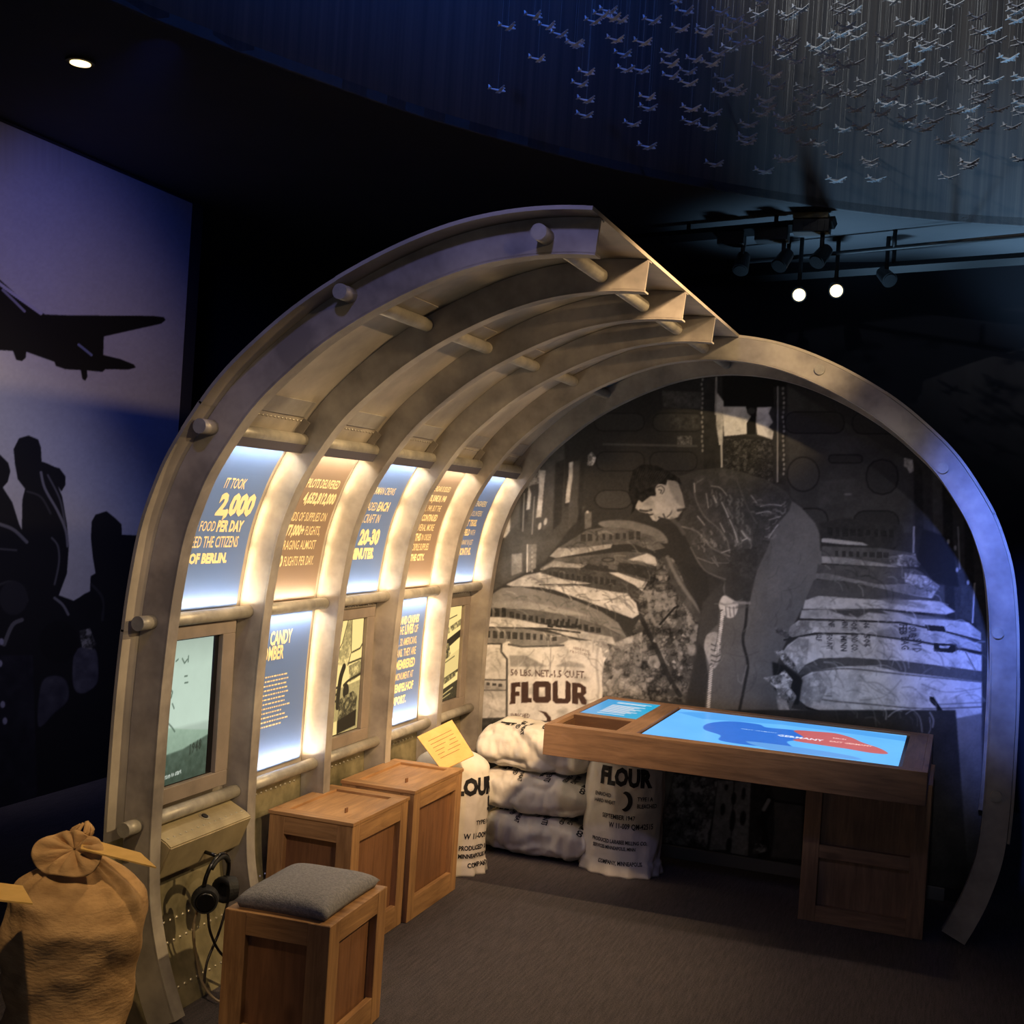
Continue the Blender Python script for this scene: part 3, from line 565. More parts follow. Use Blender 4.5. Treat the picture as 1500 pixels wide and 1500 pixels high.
def c_photo5():
    c = Canvas(0, 0, 110, 170, 2, (.92,)*3)
    c.line([(20, 26), (90, 16)], .3, 2); c.line([(34, 44), (110, 30)], .45, 2); c.crumple([(40, 40), (110, 24), (110, 36), (44, 50)], .3, .9, 7, 3)
    c.poly([(46, 60), (110, 44), (110, 58), (56, 74)], .1); c.crumple([(0, 74), (30, 62), (60, 66), (72, 86), (50, 100), (0, 104)], .05, .8, 8, 9); c.line([(0, 112), (60, 102)], .25, 3); c.poly([(0, 106), (110, 80), (110, 124), (0, 138)], .84, soft=2)
    c.line([(0, 110), (90, 92)], .35, 2); c.line([(0, 140), (40, 132), (110, 120)], .25, 5); c.crumple([(20, 132), (100, 122), (100, 130), (40, 142)], .2, .7, 6, 6); c.poly([(0, 156), (110, 138), (110, 170), (0, 170)], .2, noise=.1, cell=6)
    c.line([(40, 160), (90, 150)], .75, 2.5); c.line([(44, 166), (80, 160)], .7, 2); return sepia(c)
screen_unit(0, 3.245, 3.548, .692, 1.148, 3.655, c_screen1(), 1.05, 'portrait video screen with a pale green picture in the nearest lower bay', bezel=.03)
screen_unit(2, 4.33, 4.648, .68, 1.136, 4.72, c_photo3(), 1.15, 'backlit sepia photo of a man under a tail fin in the middle lower bay', name='framed_photo', cat='photo')
screen_unit(4, 5.42, 5.722, .676, 1.128, 5.80, c_photo5(), 1.15, 'backlit sepia photo of a dark truck in the lower bay beside the mural', name='framed_photo', cat='photo')
# ------------------------------------------------------------------ riveted audio box and headphones
ab = empty('audio_box', (-2.28, 3.45, .40), 'riveted metal audio box under the nearest video screen', 'audio box')
BX = [(-2.335, .590), (-2.232, .545), (-2.212, .530), (-2.255, .425), (-2.335, .40)]
V = [(x, y, z) for y in (3.235, 3.695) for x, z in BX]; F = [tuple(range(5))[::-1], tuple(range(5, 10))]+[(k, (k+1) % 5, (k+1) % 5+5, k+5) for k in range(5)]
bm = bmesh.new(); bv = [bm.verts.new(v) for v in V]; [bm.faces.new([bv[j] for j in f]) for f in F]; bmesh.ops.bevel(bm, geom=bm.edges[:], offset=.004, segments=2, affect='EDGES'); bmput('case', bm, mat('brass_grey_metal', rgb(150, 138, 108), rgb(172, 158, 124), scale=10, rough=.45, metal=.3), ab)
bm = bmesh.new()
for k in range(14): hemi(bm, (-2.243, 3.26+k*.032, .5485), (.4, 0, 1), .0055)
bmput('rivet_row', bm, M_RIVET, ab)['kind'] = 'stuff'
bm = bmesh.new(); bm_tube(bm, (-2.275, 3.5, .5605), (-2.2735, 3.5, .5645), .02, n=20); bmput('round_emblem', bm, M_RIVET, ab)
bm = bmesh.new(); bm_tube(bm, (-2.272, 3.5, .564), (-2.2705, 3.5, .5675), .011, n=16); bmput('push_button', bm, M_INK, ab)
hk = tube('headphone_hook', (-2.24, 3.465, .46), (-2.195, 3.465, .455), .006, M_GLOSSB, ab)
hp_ = empty('headphones', (-2.19, 3.47, .30), 'black headphones hanging on the hook below the audio box', 'headphones')
pts = [(-2.195+.012*math.sin(a), 3.47+.068*math.cos(a), .375+.085*math.sin(a)) for a in np.linspace(-.15, math.pi+.15, 20)]
bm = bmesh.new(); bm_wire(bm, pts, [.007]*20, 10); bmput('headband', bm, M_GLOSSB, hp_, True)
bm = bmesh.new(); bm_wire(bm, [(p[0]+.002, p[1], p[2]-.008) for p in pts[5:15]], .009, 8); bmput('band_pad', bm, M_BLACK, hp_, True)
for sgn in (-1, 1):
    cy = 3.47+sgn*.058; bm = bmesh.new(); bm_tube(bm, (-2.195, cy-sgn*.001, .33), (-2.175, cy+sgn*.026, .33), .044, .038, 24); cup = bmput('ear_cup', bm, M_BLACK, hp_)
    tube('cup_shell', (-2.176, cy+sgn*.0255, .33), (-2.172, cy+sgn*.031, .33), .034, M_GLOSSB, cup, r2=.026, n=24)
    tube('cloth_disc', (-2.196, cy-sgn*.003, .33), (-2.1965, cy-sgn*.0045, .33), .034, M_BLACK, cup, n=20)
    bm = bmesh.new()
    ring = [(-2.197+.0, cy-sgn*.008+0*math.cos(a), .33+.033*math.sin(a)) for a in np.linspace(0, 2*math.pi, 20)]
    ring = [(-2.196+.033*math.cos(a), cy-sgn*.010, .33+.033*math.sin(a)) for a in np.linspace(0, 2*math.pi, 22)]
    bm_wire(bm, ring, .011, 8); bmput('ear_pad', bm, M_BLACK, cup, True)
M_CORD = mat('cord_black', rgb(40, 34, 30), rough=.4); M_CORD2 = mat('armoured_cord', rgb(168, 150, 120), rough=.35, metal=.5)
for pts, nm, m in (([(-2.18, 3.41, .30), (-2.17, 3.42, .22), (-2.16, 3.50, .12), (-2.10, 3.62, .05), (-1.99, 3.66, .012)], 'headphone_cord', M_CORD), ([(-2.18, 3.53, .30), (-2.19, 3.50, .2), (-2.19, 3.44, .12), (-2.18, 3.415, .06)], 'headphone_cord', M_CORD), ([(-2.2, 3.40, .34), (-2.21, 3.38, .24), (-2.20, 3.40, .13), (-2.175, 3.405, .06), (-2.12, 3.42, .012), (-2.03, 3.46, .010), (-1.99, 3.50, .010)], 'headphone_lead', M_CORD2)):
    bm = bmesh.new(); bm_wire(bm, crom(pts, 8), .0045, 8); bmput(nm, bm, m, hp_, True)
# ------------------------------------------------------------------ big photo mural inside the ring
MY = 5.925
def ring_mural():
    c = Canvas(680, 530, 790, 780, 1.0, (.215, .205, .20)); h, w_ = c.H, c.W
    X = (np.arange(w_)+680)[None, :]*np.ones((h, 1)); Yc = (np.arange(h)+530)[:, None]*np.ones((1, w_))
    g = .205+.05*(fbm(h, w_, 120, 1)-.5)+.04*(fbm(h, w_, 6, 2)-.5)-.06*np.clip((640-Yc)/100, 0, 1)
    c.a[:] = g[:, :, None]
    A = lambda: c.frame(700, 540, .266667); Bf = lambda: c.frame(1050, 540, .266667); Cf = lambda: c.frame(700, 800, .266667)
    D = lambda: c.frame(1050, 840, .3); Ef = lambda: c.frame(880, 660, .253333); G = lambda: c.frame(700, 560, .226667); U = lambda: c.frame(920, 1130, .18)
    # cabin side wall on the left: struts, straps
    G()
    c.poly([(0, 700), (220, 700), (430, 300), (560, 300), (560, 800), (700, 800), (440, 1150), (180, 1300), (0, 1400)], .30, soft=4, noise=.06, cell=16)
    for x0, x1, v in ((225, 285, .36), (290, 340, .24), (440, 500, .34), (505, 560, .2), (600, 660, .3), (665, 690, .18)): c.poly([(x0, 520), (x1, 500), (x1-20, 900), (x0-20, 960)], v, soft=2, noise=.05, cell=9)
    c.poly([(260, 690), (330, 600), (440, 570), (430, 640), (350, 665), (270, 705)], .55, soft=1, noise=.3, cell=3)
    c.line([(400, 470), (395, 580)], .65, 2); c.line([(365, 740), (350, 980)], .5, 2); c.line([(300, 720), (290, 960)], .45, 2.5)
    c.poly([(590, 518), (615, 512), (612, 620), (602, 680), (592, 775), (565, 782), (572, 700), (586, 610)], .85)
    c.poly([(395, 570), (437, 568), (430, 640), (410, 870), (376, 875), (395, 700)], .84, noise=.06, cell=5); c.poly([(328, 670), (345, 720), (335, 820), (313, 825), (322, 740)], .8)
    c.poly([(180, 760), (213, 740), (208, 960), (175, 1005), (148, 1000)], .86)
    c.poly([(218, 1110), (285, 1105), (285, 1225), (218, 1250)], .55, noise=.15, cell=4); c.poly([(318, 1050), (380, 1045), (375, 1200), (320, 1230)], .5, noise=.1, cell=4); c.line([(320, 1050), (318, 1225)], .85, 2)
    for x, y in ((400, 930), (437, 900)): c.ell((x, y), 10, 24, .75, rot=.2)
    c.crumple([(735, 450), (772, 490), (740, 540), (708, 535), (712, 470)], .3, .95, 6, 8); c.poly([(690, 840), (735, 835), (735, 945), (690, 950)], .42, noise=.08, cell=4); c.ell((708, 838), 9, 9, .8)
    for k in range(6): c.ell((350, 1070+k*30), 6, 8, .7)
    # bulkhead panels
    A()
    for (x0, y0, x1, y1) in ((640, 245, 915, 342), (960, 245, 1238, 345), (650, 457, 915, 562), (945, 457, 1205, 562)): c.rrect(x0, y0, x1, y1, .13, 2, 45, fill=.22, alpha=.9)
    c.rrect(640, 668, 850, 770, .13, 2, 60, fill=.27, alpha=.8); c.poly([(1010, 120), (1230, 130), (1230, 220), (1100, 220), (1020, 210)], .28, soft=2, noise=.1, cell=5); c.poly([(1060, 250), (1220, 260), (1220, 330), (1060, 330)], .24, soft=3, noise=.12, cell=5)
    c.poly([(1095, 370), (1175, 370), (1175, 430), (1095, 430)], .38, soft=1, noise=.25, cell=3); c.line([(690, 415), (1200, 425)], .33, 3, 2)
    # door frame, window
    c.poly([(1240, 30), (1345, 30), (1350, 560), (1240, 560)], .17, soft=2, noise=.05, cell=9); c.poly([(1345, 30), (1700, 30), (1690, 215), (1345, 215)], .06, soft=1)
    for k in range(16): c.ell((1232+random.uniform(-4, 4), 60+k*26), 5, 9, .62)
    c.line([(1310, 50), (1306, 250)], .6, 3); c.poly([(1312, 130), (1350, 180), (1345, 420), (1325, 420), (1308, 300)], .82, noise=.1, cell=4); c.line([(1338, 420), (1340, 540)], .75, 3)
    Bf()
    c.poly([(35, 360), (320, 385), (320, 650), (35, 570)], .15, soft=1); c.crumple([(35, 380), (310, 395), (310, 640), (35, 560)], .07, .36, 5, 21, alpha=.9)
    c.poly([(30, 208), (160, 208), (168, 245), (188, 262), (165, 300), (168, 358), (110, 365), (40, 372)], .93); c.poly([(218, 213), (302, 210), (285, 245), (308, 295), (285, 322), (312, 345), (305, 390), (255, 372), (222, 362), (212, 290)], .93)
    c.poly([(160, 210), (220, 212), (210, 360), (165, 360), (165, 300), (190, 262)], .07); c.ell((190, 232), 22, 18, .25)
    c.poly([(312, 100), (378, 100), (378, 640), (315, 625)], .17, soft=1, noise=.05, cell=6); c.line([(335, 100), (333, 620)], .55, 2.5)
    for k in range(19): c.ell((366+random.uniform(-4, 4), 110+k*26), 6, 9, .5+.2*random.random())
    c.poly([(385, 90), (900, 420), (1080, 520), (1080, 900), (560, 920), (400, 700)], .255, soft=4, noise=.05, cell=20)
    c.rrect(375, 238, 700, 355, .12, 2.2, 50, fill=.20); c.rrect(745, 242, 1010, 358, .12, 2.2, 50, fill=.19); c.ell((475, 580), 92, 98, .11, soft=1); c.ell((475, 580), 84, 90, .26, soft=1)
    c.rrect(822, 500, 995, 690, .12, 2.6, 80, fill=.22); c.rrect(615, 474, 800, 518, .12, 2.4, 20, fill=.2); c.rrect(430, 768, 610, 1000, .13, 2.6, 60, fill=.25); c.rrect(750, 782, 1000, 1000, .12, 2.6, 60, fill=.19)
    c.poly([(560, 620), (760, 600), (760, 720), (560, 760)], .30, soft=8, noise=.08, cell=10, alpha=.7); c.ell((720, 690), 22, 6, .5, soft=2)
    c.poly([(1030, 490), (1075, 500), (1085, 560), (1060, 575), (1045, 545), (1028, 535)], .75, noise=.25, cell=4)
    # right side wall struts
    for x0, x1, v in ((1080, 1130, .14), (1130, 1180, .2), (1180, 1235, .27), (1235, 1290, .12), (1290, 1350, .2), (1350, 1400, .11), (1400, 1480, .17)): c.poly([(x0, 480), (x1, 560), (x1+30, 1450), (x0+20, 1400)], v, soft=3, noise=.05, cell=8)
    c.poly([(1130, 880), (1290, 930), (1330, 1200), (1200, 1180), (1100, 1050)], .07, soft=4); c.line([(1083, 870), (1080, 1010)], .6, 3); c.line([(1325, 870), (1335, 1100)], .5, 2.5); c.poly([(1345, 1180), (1415, 1200), (1410, 1400), (1335, 1360)], .22, soft=1, noise=.06, cell=5); c.line([(1417, 1180), (1405, 1395)], .7, 2.5)
    for x, y in ((1272, 950), (1310, 985), (1380, 1175), (1320, 1105)): c.ell((x, y), 7, 14, .7)
    # ---- left stack of sacks, far to near
    A()
    c.poly([(560, 900), (680, 840), (850, 830), (1100, 860), (1200, 1000), (1250, 1300), (1200, 1500), (900, 1500), (400, 1200)], .19, soft=5)
    def blocks(x0, y0, x1, y1, n, v, hh, sk=0.0, a=.85):
        r = random.Random(int(x0*3+y0))
        for k in range(n):
            t = (k+.5)/n; x = x0+(x1-x0)*t; y = y0+(y1-y0)*t; ww = (x1-x0)/n*r.uniform(.35, .8)/2; q = hh*r.uniform(.6, 1)
            c.poly([(x-ww, y-q), (x+ww, y-q+2), (x+ww+sk, y+q), (x-ww+sk, y+q)], v, soft=0, alpha=a, noise=.06, cell=3)
    c.poly([(660, 850), (740, 832), (860, 840), (1000, 890), (1040, 960), (900, 930), (740, 890)], .46, soft=2, noise=.08, cell=10, smooth=True)
    c.poly([(395, 1030), (440, 985), (530, 930), (600, 885), (720, 868), (830, 880), (960, 920), (1030, 985), (960, 1000), (850, 962), (740, 968), (600, 1000), (430, 1040)], .36, soft=1, noise=.10, cell=10); blocks(560, 930, 900, 915, 9, .2, 26)
    c.poly([(395, 1030), (440, 985), (560, 985), (640, 975), (740, 962), (730, 985), (600, 1010), (430, 1040)], .68, soft=1, noise=.12, cell=6)
    c.poly([(335, 1100), (430, 1040), (560, 1030), (800, 1005), (940, 1010), (1040, 1090), (1010, 1200), (930, 1180), (760, 1110), (600, 1070), (450, 1105)], .34, soft=1, noise=.08, cell=10)
    c.poly([(820, 1050), (930, 1015), (972, 1035), (990, 1088), (900, 1062)], .78, soft=1, noise=.06, cell=6); c.ell((715, 1050), 38, 13, .2); c.ell((715, 1050), 28, 7, .36); c.poly([(775, 1065), (880, 1075), (990, 1100), (985, 1170), (870, 1140), (765, 1115)], .2, noise=.06, cell=6); blocks(380, 1085, 720, 1095, 11, .2, 22)
    c.poly([(340, 1105), (420, 1055), (500, 1070), (600, 1075), (560, 1100), (440, 1120)], .6, soft=1, noise=.15, cell=5)
    c.poly([(700, 1120), (770, 1120), (900, 1165), (985, 1185), (995, 1225), (940, 1252), (860, 1190), (780, 1150)], .8, soft=1, noise=.08, cell=8)
    c.poly([(320, 1125), (400, 1090), (560, 1095), (720, 1120), (860, 1190), (930, 1250), (880, 1280), (760, 1230), (560, 1185), (350, 1180)], .27, soft=1, noise=.08, cell=8); blocks(380, 1130, 760, 1175, 12, .17, 22)
    c.poly([(155, 1185), (260, 1135), (340, 1120), (460, 1155), (620, 1180), (540, 1192), (340, 1200), (180, 1195)], .76, soft=1, noise=.10, cell=9); c.line([(340, 1187), (620, 1187)], .25, 2)
    c.poly([(340, 1200), (560, 1192), (740, 1225), (820, 1235), (870, 1290), (885, 1350), (850, 1372), (700, 1315), (540, 1258), (420, 1215)], .82, soft=1, noise=.08, cell=12)
    for P in ([(560, 1250), (640, 1275), (780, 1262), (820, 1300)], [(700, 1290), (780, 1250), (850, 1320)], [(800, 1240), (815, 1300), (860, 1340)]): c.line(P, .45, 1.5, 1.5, .7)
    c.poly([(30, 1270), (130, 1205), (230, 1197), (360, 1222), (540, 1275), (680, 1335), (770, 1395), (820, 1480), (700, 1420), (500, 1360), (300, 1325), (30, 1312)], .50, soft=1, noise=.07, cell=14, grad=(.12, -.1)); c.poly([(30, 1285), (250, 1275), (520, 1330), (640, 1365), (500, 1350), (300, 1325), (30, 1312)], .66, soft=3, alpha=.8)
    c.poly([(30, 1312), (300, 1325), (520, 1362), (700, 1420), (820, 1485), (780, 1530), (640, 1470), (400, 1400), (30, 1375)], .36, soft=1, noise=.08, cell=8); blocks(50, 1340, 160, 1340, 3, .13, 28); blocks(170, 1350, 680, 1440, 15, .15, 20)
    c.poly([(30, 1362), (170, 1368), (330, 1400), (560, 1440), (740, 1475), (760, 1520), (500, 1470), (380, 1432), (30, 1425)], .8, soft=1, noise=.08, cell=8); c.line([(30, 1422), (380, 1428), (560, 1450)], .2, 2.5)
    for x in (395, 440, 470, 500, 545): c.line([(x, 1380), (x-8, 1415), (x+14, 1418)], .15, 3)
    Cf()
    c.poly([(20, 450), (250, 452), (420, 480), (560, 520), (430, 560), (20, 560)], .5, soft=1, noise=.10, cell=7); blocks(40, 482, 440, 505, 11, .2, 26)
    c.poly([(20, 540), (150, 540), (165, 735), (10, 735)], .84, soft=1, noise=.05, cell=16, grad=(-.08, 0)); c.line([(10, 535), (150, 538)], .25, 2); c.poly([(10, 735), (160, 735), (160, 792), (10, 790)], .7); c.line([(10, 733), (160, 735)], .3, 2); c.line([(10, 793), (160, 795)], .3, 2.5); c.poly([(10, 795), (160, 795), (165, 940), (10, 950)], .82, soft=1, noise=.06, cell=14)
    blocks(40, 755, 140, 765, 3, .2, 10); c.poly([(0, 945), (165, 942), (165, 1000), (0, 1010)], .22, soft=1, noise=.1, cell=6)
    # coal heap
    c.crumple([(880, 290), (1000, 70), (1040, 40), (1090, 90), (1170, 300), (1215, 400), (1180, 660), (1140, 860), (680, 830), (680, 640), (740, 560), (830, 490), (900, 380)], .08, .56, 13, 5, p=1.5); c.crumple([(680, 560), (900, 470), (900, 820), (680, 825)], .12, .85, 13, 15, alpha=.6, p=1.0)
    c.poly([(1010, 60), (1060, 70), (1230, 380), (1215, 430), (1100, 280)], .26, soft=2, alpha=.8); c.line([(1040, 60), (1110, 200), (1225, 360)], .5, 5, 3, .7, smooth=True); c.line([(900, 400), (980, 560), (1050, 720), (1110, 820)], .1, 7, 2, .8, smooth=True); c.line([(940, 320), (950, 380), (975, 430)], .6, 5, 3, .7); c.line([(1000, 430), (1080, 340), (1100, 330)], .1, 3)
    for k in range(26):
        x, y = random.uniform(700, 1120), random.uniform(480, 830); c.poly([(x, y), (x+random.uniform(8, 30), y-random.uniform(4, 24)), (x+random.uniform(10, 30), y+random.uniform(0, 20))], random.choice([.68, .75, .08, .1, .5]), soft=1, alpha=.8)
    c.ell((1175, 570), 24, 34, .7, soft=5, alpha=.6)
    c.poly([(1100, 80), (1260, 130), (1290, 450), (1280, 900), (1150, 860), (1210, 560), (1235, 400), (1180, 260)], .17, soft=2)
    # standing flour sack in the print
    c.poly([(125, 540), (170, 520), (190, 548), (300, 545), (430, 548), (500, 515), (620, 520), (700, 520), (722, 580), (695, 630), (682, 720), (688, 960), (160, 960), (158, 620), (128, 585)], .87, soft=1, noise=.05, cell=22); c.line([(158, 960), (160, 620), (128, 580), (130, 540)], .3, 3, smooth=False); c.line([(170, 540), (240, 552), (400, 548), (470, 545)], .35, 3)
    c.poly([(172, 600), (260, 600), (330, 635), (385, 662), (178, 662)], .55, soft=2, alpha=.8, noise=.05, cell=6); c.poly([(420, 660), (500, 630), (580, 650), (590, 668)], .6, soft=2, alpha=.7); c.line([(400, 560), (398, 720)], .55, 1.5, 1, .7); c.line([(660, 560), (650, 640), (665, 780), (645, 940)], .6, 3, 3, .6)
    c.crumple([(600, 520), (705, 520), (725, 580), (690, 640), (680, 560)], .55, .95, 12, 61)
    ink = (.26, .19, .17)
    def P_(x, y): return (700+.266667*x, 800+.266667*y)
    c.frame(); c.text('50 LBS. NET.-1.5 CU.FT.', [P_(180, 675), P_(590, 685), P_(592, 728), P_(180, 712)], ink, .018); c.text('ENRICHED', [P_(180, 918), P_(285, 920), P_(285, 945), P_(180, 943)], ink, .01)
    c.text('MILLING COMPANY', [P_(508, 570), P_(620, 592), P_(620, 606), P_(508, 583)], ink, .0, alpha=.7); c.text('MINNEAPOLIS', [P_(525, 550), P_(615, 572), P_(615, 586), P_(525, 566)], ink, .0, alpha=.6)
    Cf()
    def octo(x0, y0, x1, y1, t, k, inner=True):
        c.poly([(x0+k, y0), (x1-k, y0), (x1, y0+k), (x1, y1-k), (x1-k, y1), (x0+k, y1), (x0, y1-k), (x0, y0+k)], ink, soft=0)
        if inner: c.poly([(x0+t, y0+t), (x1-t, y0+t), (x1-t, y1-t), (x0+t, y1-t)], .87, soft=0)
    c.poly([(182, 752), (232, 746), (234, 772), (206, 774), (206, 800), (228, 798), (228, 822), (206, 824), (206, 866), (172, 868), (180, 850)], ink, soft=0)
    c.poly([(238, 748), (278, 744), (278, 834), (296, 834), (296, 858), (238, 862)], ink, soft=0)
    octo(302, 742, 402, 860, 33, 16); octo(410, 740, 510, 864, 33, 16); c.poly([(438, 736), (482, 736), (480, 838), (440, 836)], .87, soft=0)
    c.poly([(518, 750), (560, 752), (594, 775), (596, 808), (580, 820), (600, 850), (594, 872), (570, 868), (552, 832), (550, 870), (518, 864)], ink, soft=0); c.poly([(548, 774), (566, 778), (566, 804), (548, 804)], .87, soft=0)
    c.poly([(330, 902), (375, 912), (400, 940), (405, 975), (380, 975), (378, 945), (360, 920)], ink, soft=0)
    # ---- man bending over
    Ef()
    c.poly([(1060, 260), (1160, 330), (1240, 420), (1282, 520), (1278, 650), (1240, 760), (1180, 880), (1120, 1000), (1060, 1130), (1010, 1260), (1000, 1340), (1050, 1420), (1060, 1520), (600, 1520), (622, 1300), (600, 1150), (606, 1050), (650, 900), (720, 760), (870, 700), (950, 560)], .42, soft=2, noise=.05, cell=26, grad=(-.10, .05))
    c.poly([(1000, 420), (1100, 330), (1200, 430), (1190, 620), (1080, 800), (960, 900), (980, 640)], .50, soft=10, alpha=.5, noise=.05, cell=5)
    c.poly([(590, 880), (700, 760), (720, 860), (690, 900), (680, 1000), (620, 1060), (600, 1150), (560, 1100)], .24, soft=3)
    c.line([(880, 700), (862, 770), (850, 860), (838, 1000), (822, 1100), (850, 1230), (835, 1340), (802, 1500)], .12, 4, 2, .9, smooth=True); c.line([(845, 1240), (815, 1350), (795, 1330), (792, 1300)], .5, 1.6, 1.5, .7)
    c.poly([(430, 140), (470, 145), (560, 112), (700, 98), (830, 128), (960, 170), (1080, 240), (1106, 290), (1092, 345), (1010, 440), (965, 560), (905, 690), (875, 770), (862, 870), (780, 868), (718, 830), (716, 762), (650, 722), (560, 650), (520, 560), (478, 480), (440, 430), (470, 380), (485, 330), (470, 230)], .275, soft=1, noise=.05, cell=16)
    c.poly([(560, 150), (740, 130), (860, 200), (900, 420), (850, 620), (770, 560), (640, 460), (560, 330), (530, 220)], .36, soft=6, alpha=.6); c.poly([(730, 580), (905, 560), (900, 700), (862, 870), (780, 868), (720, 828)], .23, soft=2, noise=.04, cell=9)
    c.line([(590, 165), (545, 200), (550, 280), (600, 380), (680, 450), (730, 520), (745, 590)], .55, 2.4, 1.5, .8, smooth=True); c.line([(470, 440), (560, 470), (640, 560), (745, 610)], .55, 2.6, 1.5, .8, smooth=True); c.line([(790, 180), (820, 260), (850, 330), (900, 420)], .5, 2.2, 1.5, .7, smooth=True)
    c.line([(520, 560), (600, 690), (720, 745)], .42, 2.4, 1.5, .7, smooth=True); c.line([(560, 620), (640, 650), (740, 650)], .5, 1.6, 1, .8); c.line([(640, 620), (680, 670), (655, 610)], .55, 1.5, 1, .8); c.line([(530, 540), (620, 530), (700, 590), (745, 640)], .4, 1.8, 1, .8, smooth=True)
    c.crumple([(x, y) for x, y in [(480, 180), (700, 105), (830, 132), (960, 172), (1075, 240), (1100, 290), (1090, 345), (1010, 440), (965, 560), (905, 690), (880, 750), (740, 700), (640, 640), (540, 560), (490, 440)]], .19, .42, 9, 71, alpha=.35, soft=2)
    for P, wd in (([(652, 262), (668, 300)], 9), ([(700, 300), (722, 345), (738, 385)], 6), ([(745, 400), (772, 460), (792, 530)], 6), ([(815, 465), (840, 500), (862, 515)], 9), ([(820, 520), (850, 505)], 6), ([(925, 322), (980, 312), (1045, 318)], 4), ([(900, 365), (960, 352), (985, 358)], 4), ([(972, 505), (995, 468), (1024, 430)], 6), ([(975, 400), (1040, 380)], 3), ([(540, 190), (545, 240)], 5), ([(610, 250), (622, 330)], 4), ([(690, 420), (716, 470)], 4), ([(640, 205), (690, 215), (730, 260)], 3), ([(870, 260), (900, 300)], 4), ([(560, 380), (600, 430)], 4), ([(700, 590), (745, 575)], 4)):
        c.line(P, .45, wd*.8, 4, .5, smooth=True); c.line(P, .88, wd*.28, 1.6, .85, smooth=True)
    rr = random.Random(3)
    for (x, y, w1, w2, a, nn) in ((770, 400, 60, 150, 1.1, 30), (950, 330, 80, 50, -.1, 16), (1000, 450, 30, 50, 2.1, 9), (660, 260, 30, 50, 1.3, 8), (640, 500, 70, 60, .7, 12), (840, 480, 35, 60, 1.2, 12), (1060, 300, 30, 40, 1.9, 5), (560, 500, 40, 60, .9, 8)):
        for k in range(nn):
            px, py = x+rr.uniform(-1, 1)*w1, y+rr.uniform(-1, 1)*w2; L = rr.uniform(6, 26); b = a+rr.uniform(-.3, .3); v = rr.uniform(.4, .8)
            c.line([(px, py), (px+L*math.cos(b), py+L*math.sin(b)), (px+L*1.5*math.cos(b+.3), py+L*1.5*math.sin(b+.3))], v, rr.uniform(.8, 3.0), 2.4, .55)
    # head
    c.poly([(380, 160), (440, 170), (470, 250), (487, 330), (470, 350), (445, 385), (405, 398), (380, 392), (345, 385), (322, 410), (300, 402), (275, 365), (225, 352), (198, 330), (205, 300), (250, 250), (320, 180)], .76, soft=1, noise=.05, cell=16, grad=(.04, .03)); c.poly([(380, 160), (440, 165), (475, 270), (490, 345), (440, 300), (400, 230)], .55, soft=4, alpha=.65)
    c.poly([(195, 345), (175, 370), (185, 320), (160, 250), (166, 190), (190, 110), (240, 80), (320, 85), (400, 125), (455, 160), (470, 200), (430, 175), (385, 170), (378, 200), (350, 195), (322, 215), (318, 262), (290, 262), (262, 282), (240, 300), (218, 285), (205, 312)], .10, soft=1, noise=.10, cell=5)
    for k in range(14): t = k/13; c.line([(220+t*170, 100+t*30), (200+t*150, 170+t*10), (225+t*90, 240-t*40)], .28, 1.2, 1.5, .5, smooth=True)
    c.ell((346, 228), 30, 36, .78, rot=-.3, soft=1); c.line([(325, 212), (350, 205), (368, 225), (355, 250)], .4, 2, 1.2, .9, smooth=True); c.line([(335, 225), (352, 230), (346, 246)], .3, 2, 1, .8)
    c.line([(228, 345), (262, 350), (292, 343)], .22, 3.2, 1.5, .9, smooth=True); c.line([(268, 366), (285, 372), (300, 368)], .2, 2.6, 1.4, .9); c.line([(275, 345), (310, 372), (322, 405)], .6, 2, 2, .6); c.ell((338, 386), 7, 5, .25, soft=1); c.line([(362, 368), (372, 388)], .25, 2.4, 1.4, .9); c.line([(383, 385), (402, 368), (410, 350)], .3, 2, 1.5, .8, smooth=True); c.poly([(300, 290), (380, 300), (420, 350), (380, 365), (330, 340)], .84, soft=5, alpha=.5); c.line([(447, 345), (487, 340)], .2, 4, 2, .8)
    c.line([(410, 395), (450, 430), (480, 480)], .4, 6, 3, .6)
    # hands and rope
    c.poly([(716, 838), (770, 868), (795, 885), (790, 925), (772, 960), (738, 968), (705, 940), (684, 900), (692, 862)], .84, soft=1, noise=.05, cell=7, smooth=True)
    for x in (722, 745, 768): c.line([(x, 905), (x+4, 958)], .4, 1.6, 1.2, .8)
    c.line([(770, 880), (860, 882)], .6, 4, 2, .8); c.line([(790, 905), (850, 900)], .35, 4, 3, .6)
    c.poly([(622, 1060), (668, 1050), (690, 1090), (695, 1150), (690, 1200), (660, 1258), (632, 1245), (612, 1190), (598, 1140), (604, 1090)], .68, soft=1, noise=.08, cell=8, smooth=True)
    for y in (1120, 1150, 1182, 1212): c.line([(640, y), (668, y+10), (690, y)], .25, 2, 1.2, .85, smooth=True)
    c.line([(700, 930), (698, 1000), (685, 1080), (668, 1150)], .3, 6, 1, .8, smooth=True); c.line([(640, 1240), (630, 1350), (622, 1490)], .3, 6, 1, .8)
    for k in range(20):
        t = k/19; x = 704-34*t**1.4; y = 930+240*t; c.line([(x-7, y+6), (x+7, y-4)], .88, 2.4, 1)
        x = 640-19*t; y = 1245+250*t; c.line([(x-7, y+6), (x+7, y-4)], .8, 2.2, 1)
    # ---- right stack
    Bf()
    c.poly([(560, 850), (700, 820), (1020, 860), (1040, 980), (570, 1000)], .2, soft=4, noise=.06, cell=8); blocks(600, 895, 980, 905, 9, .13, 26)
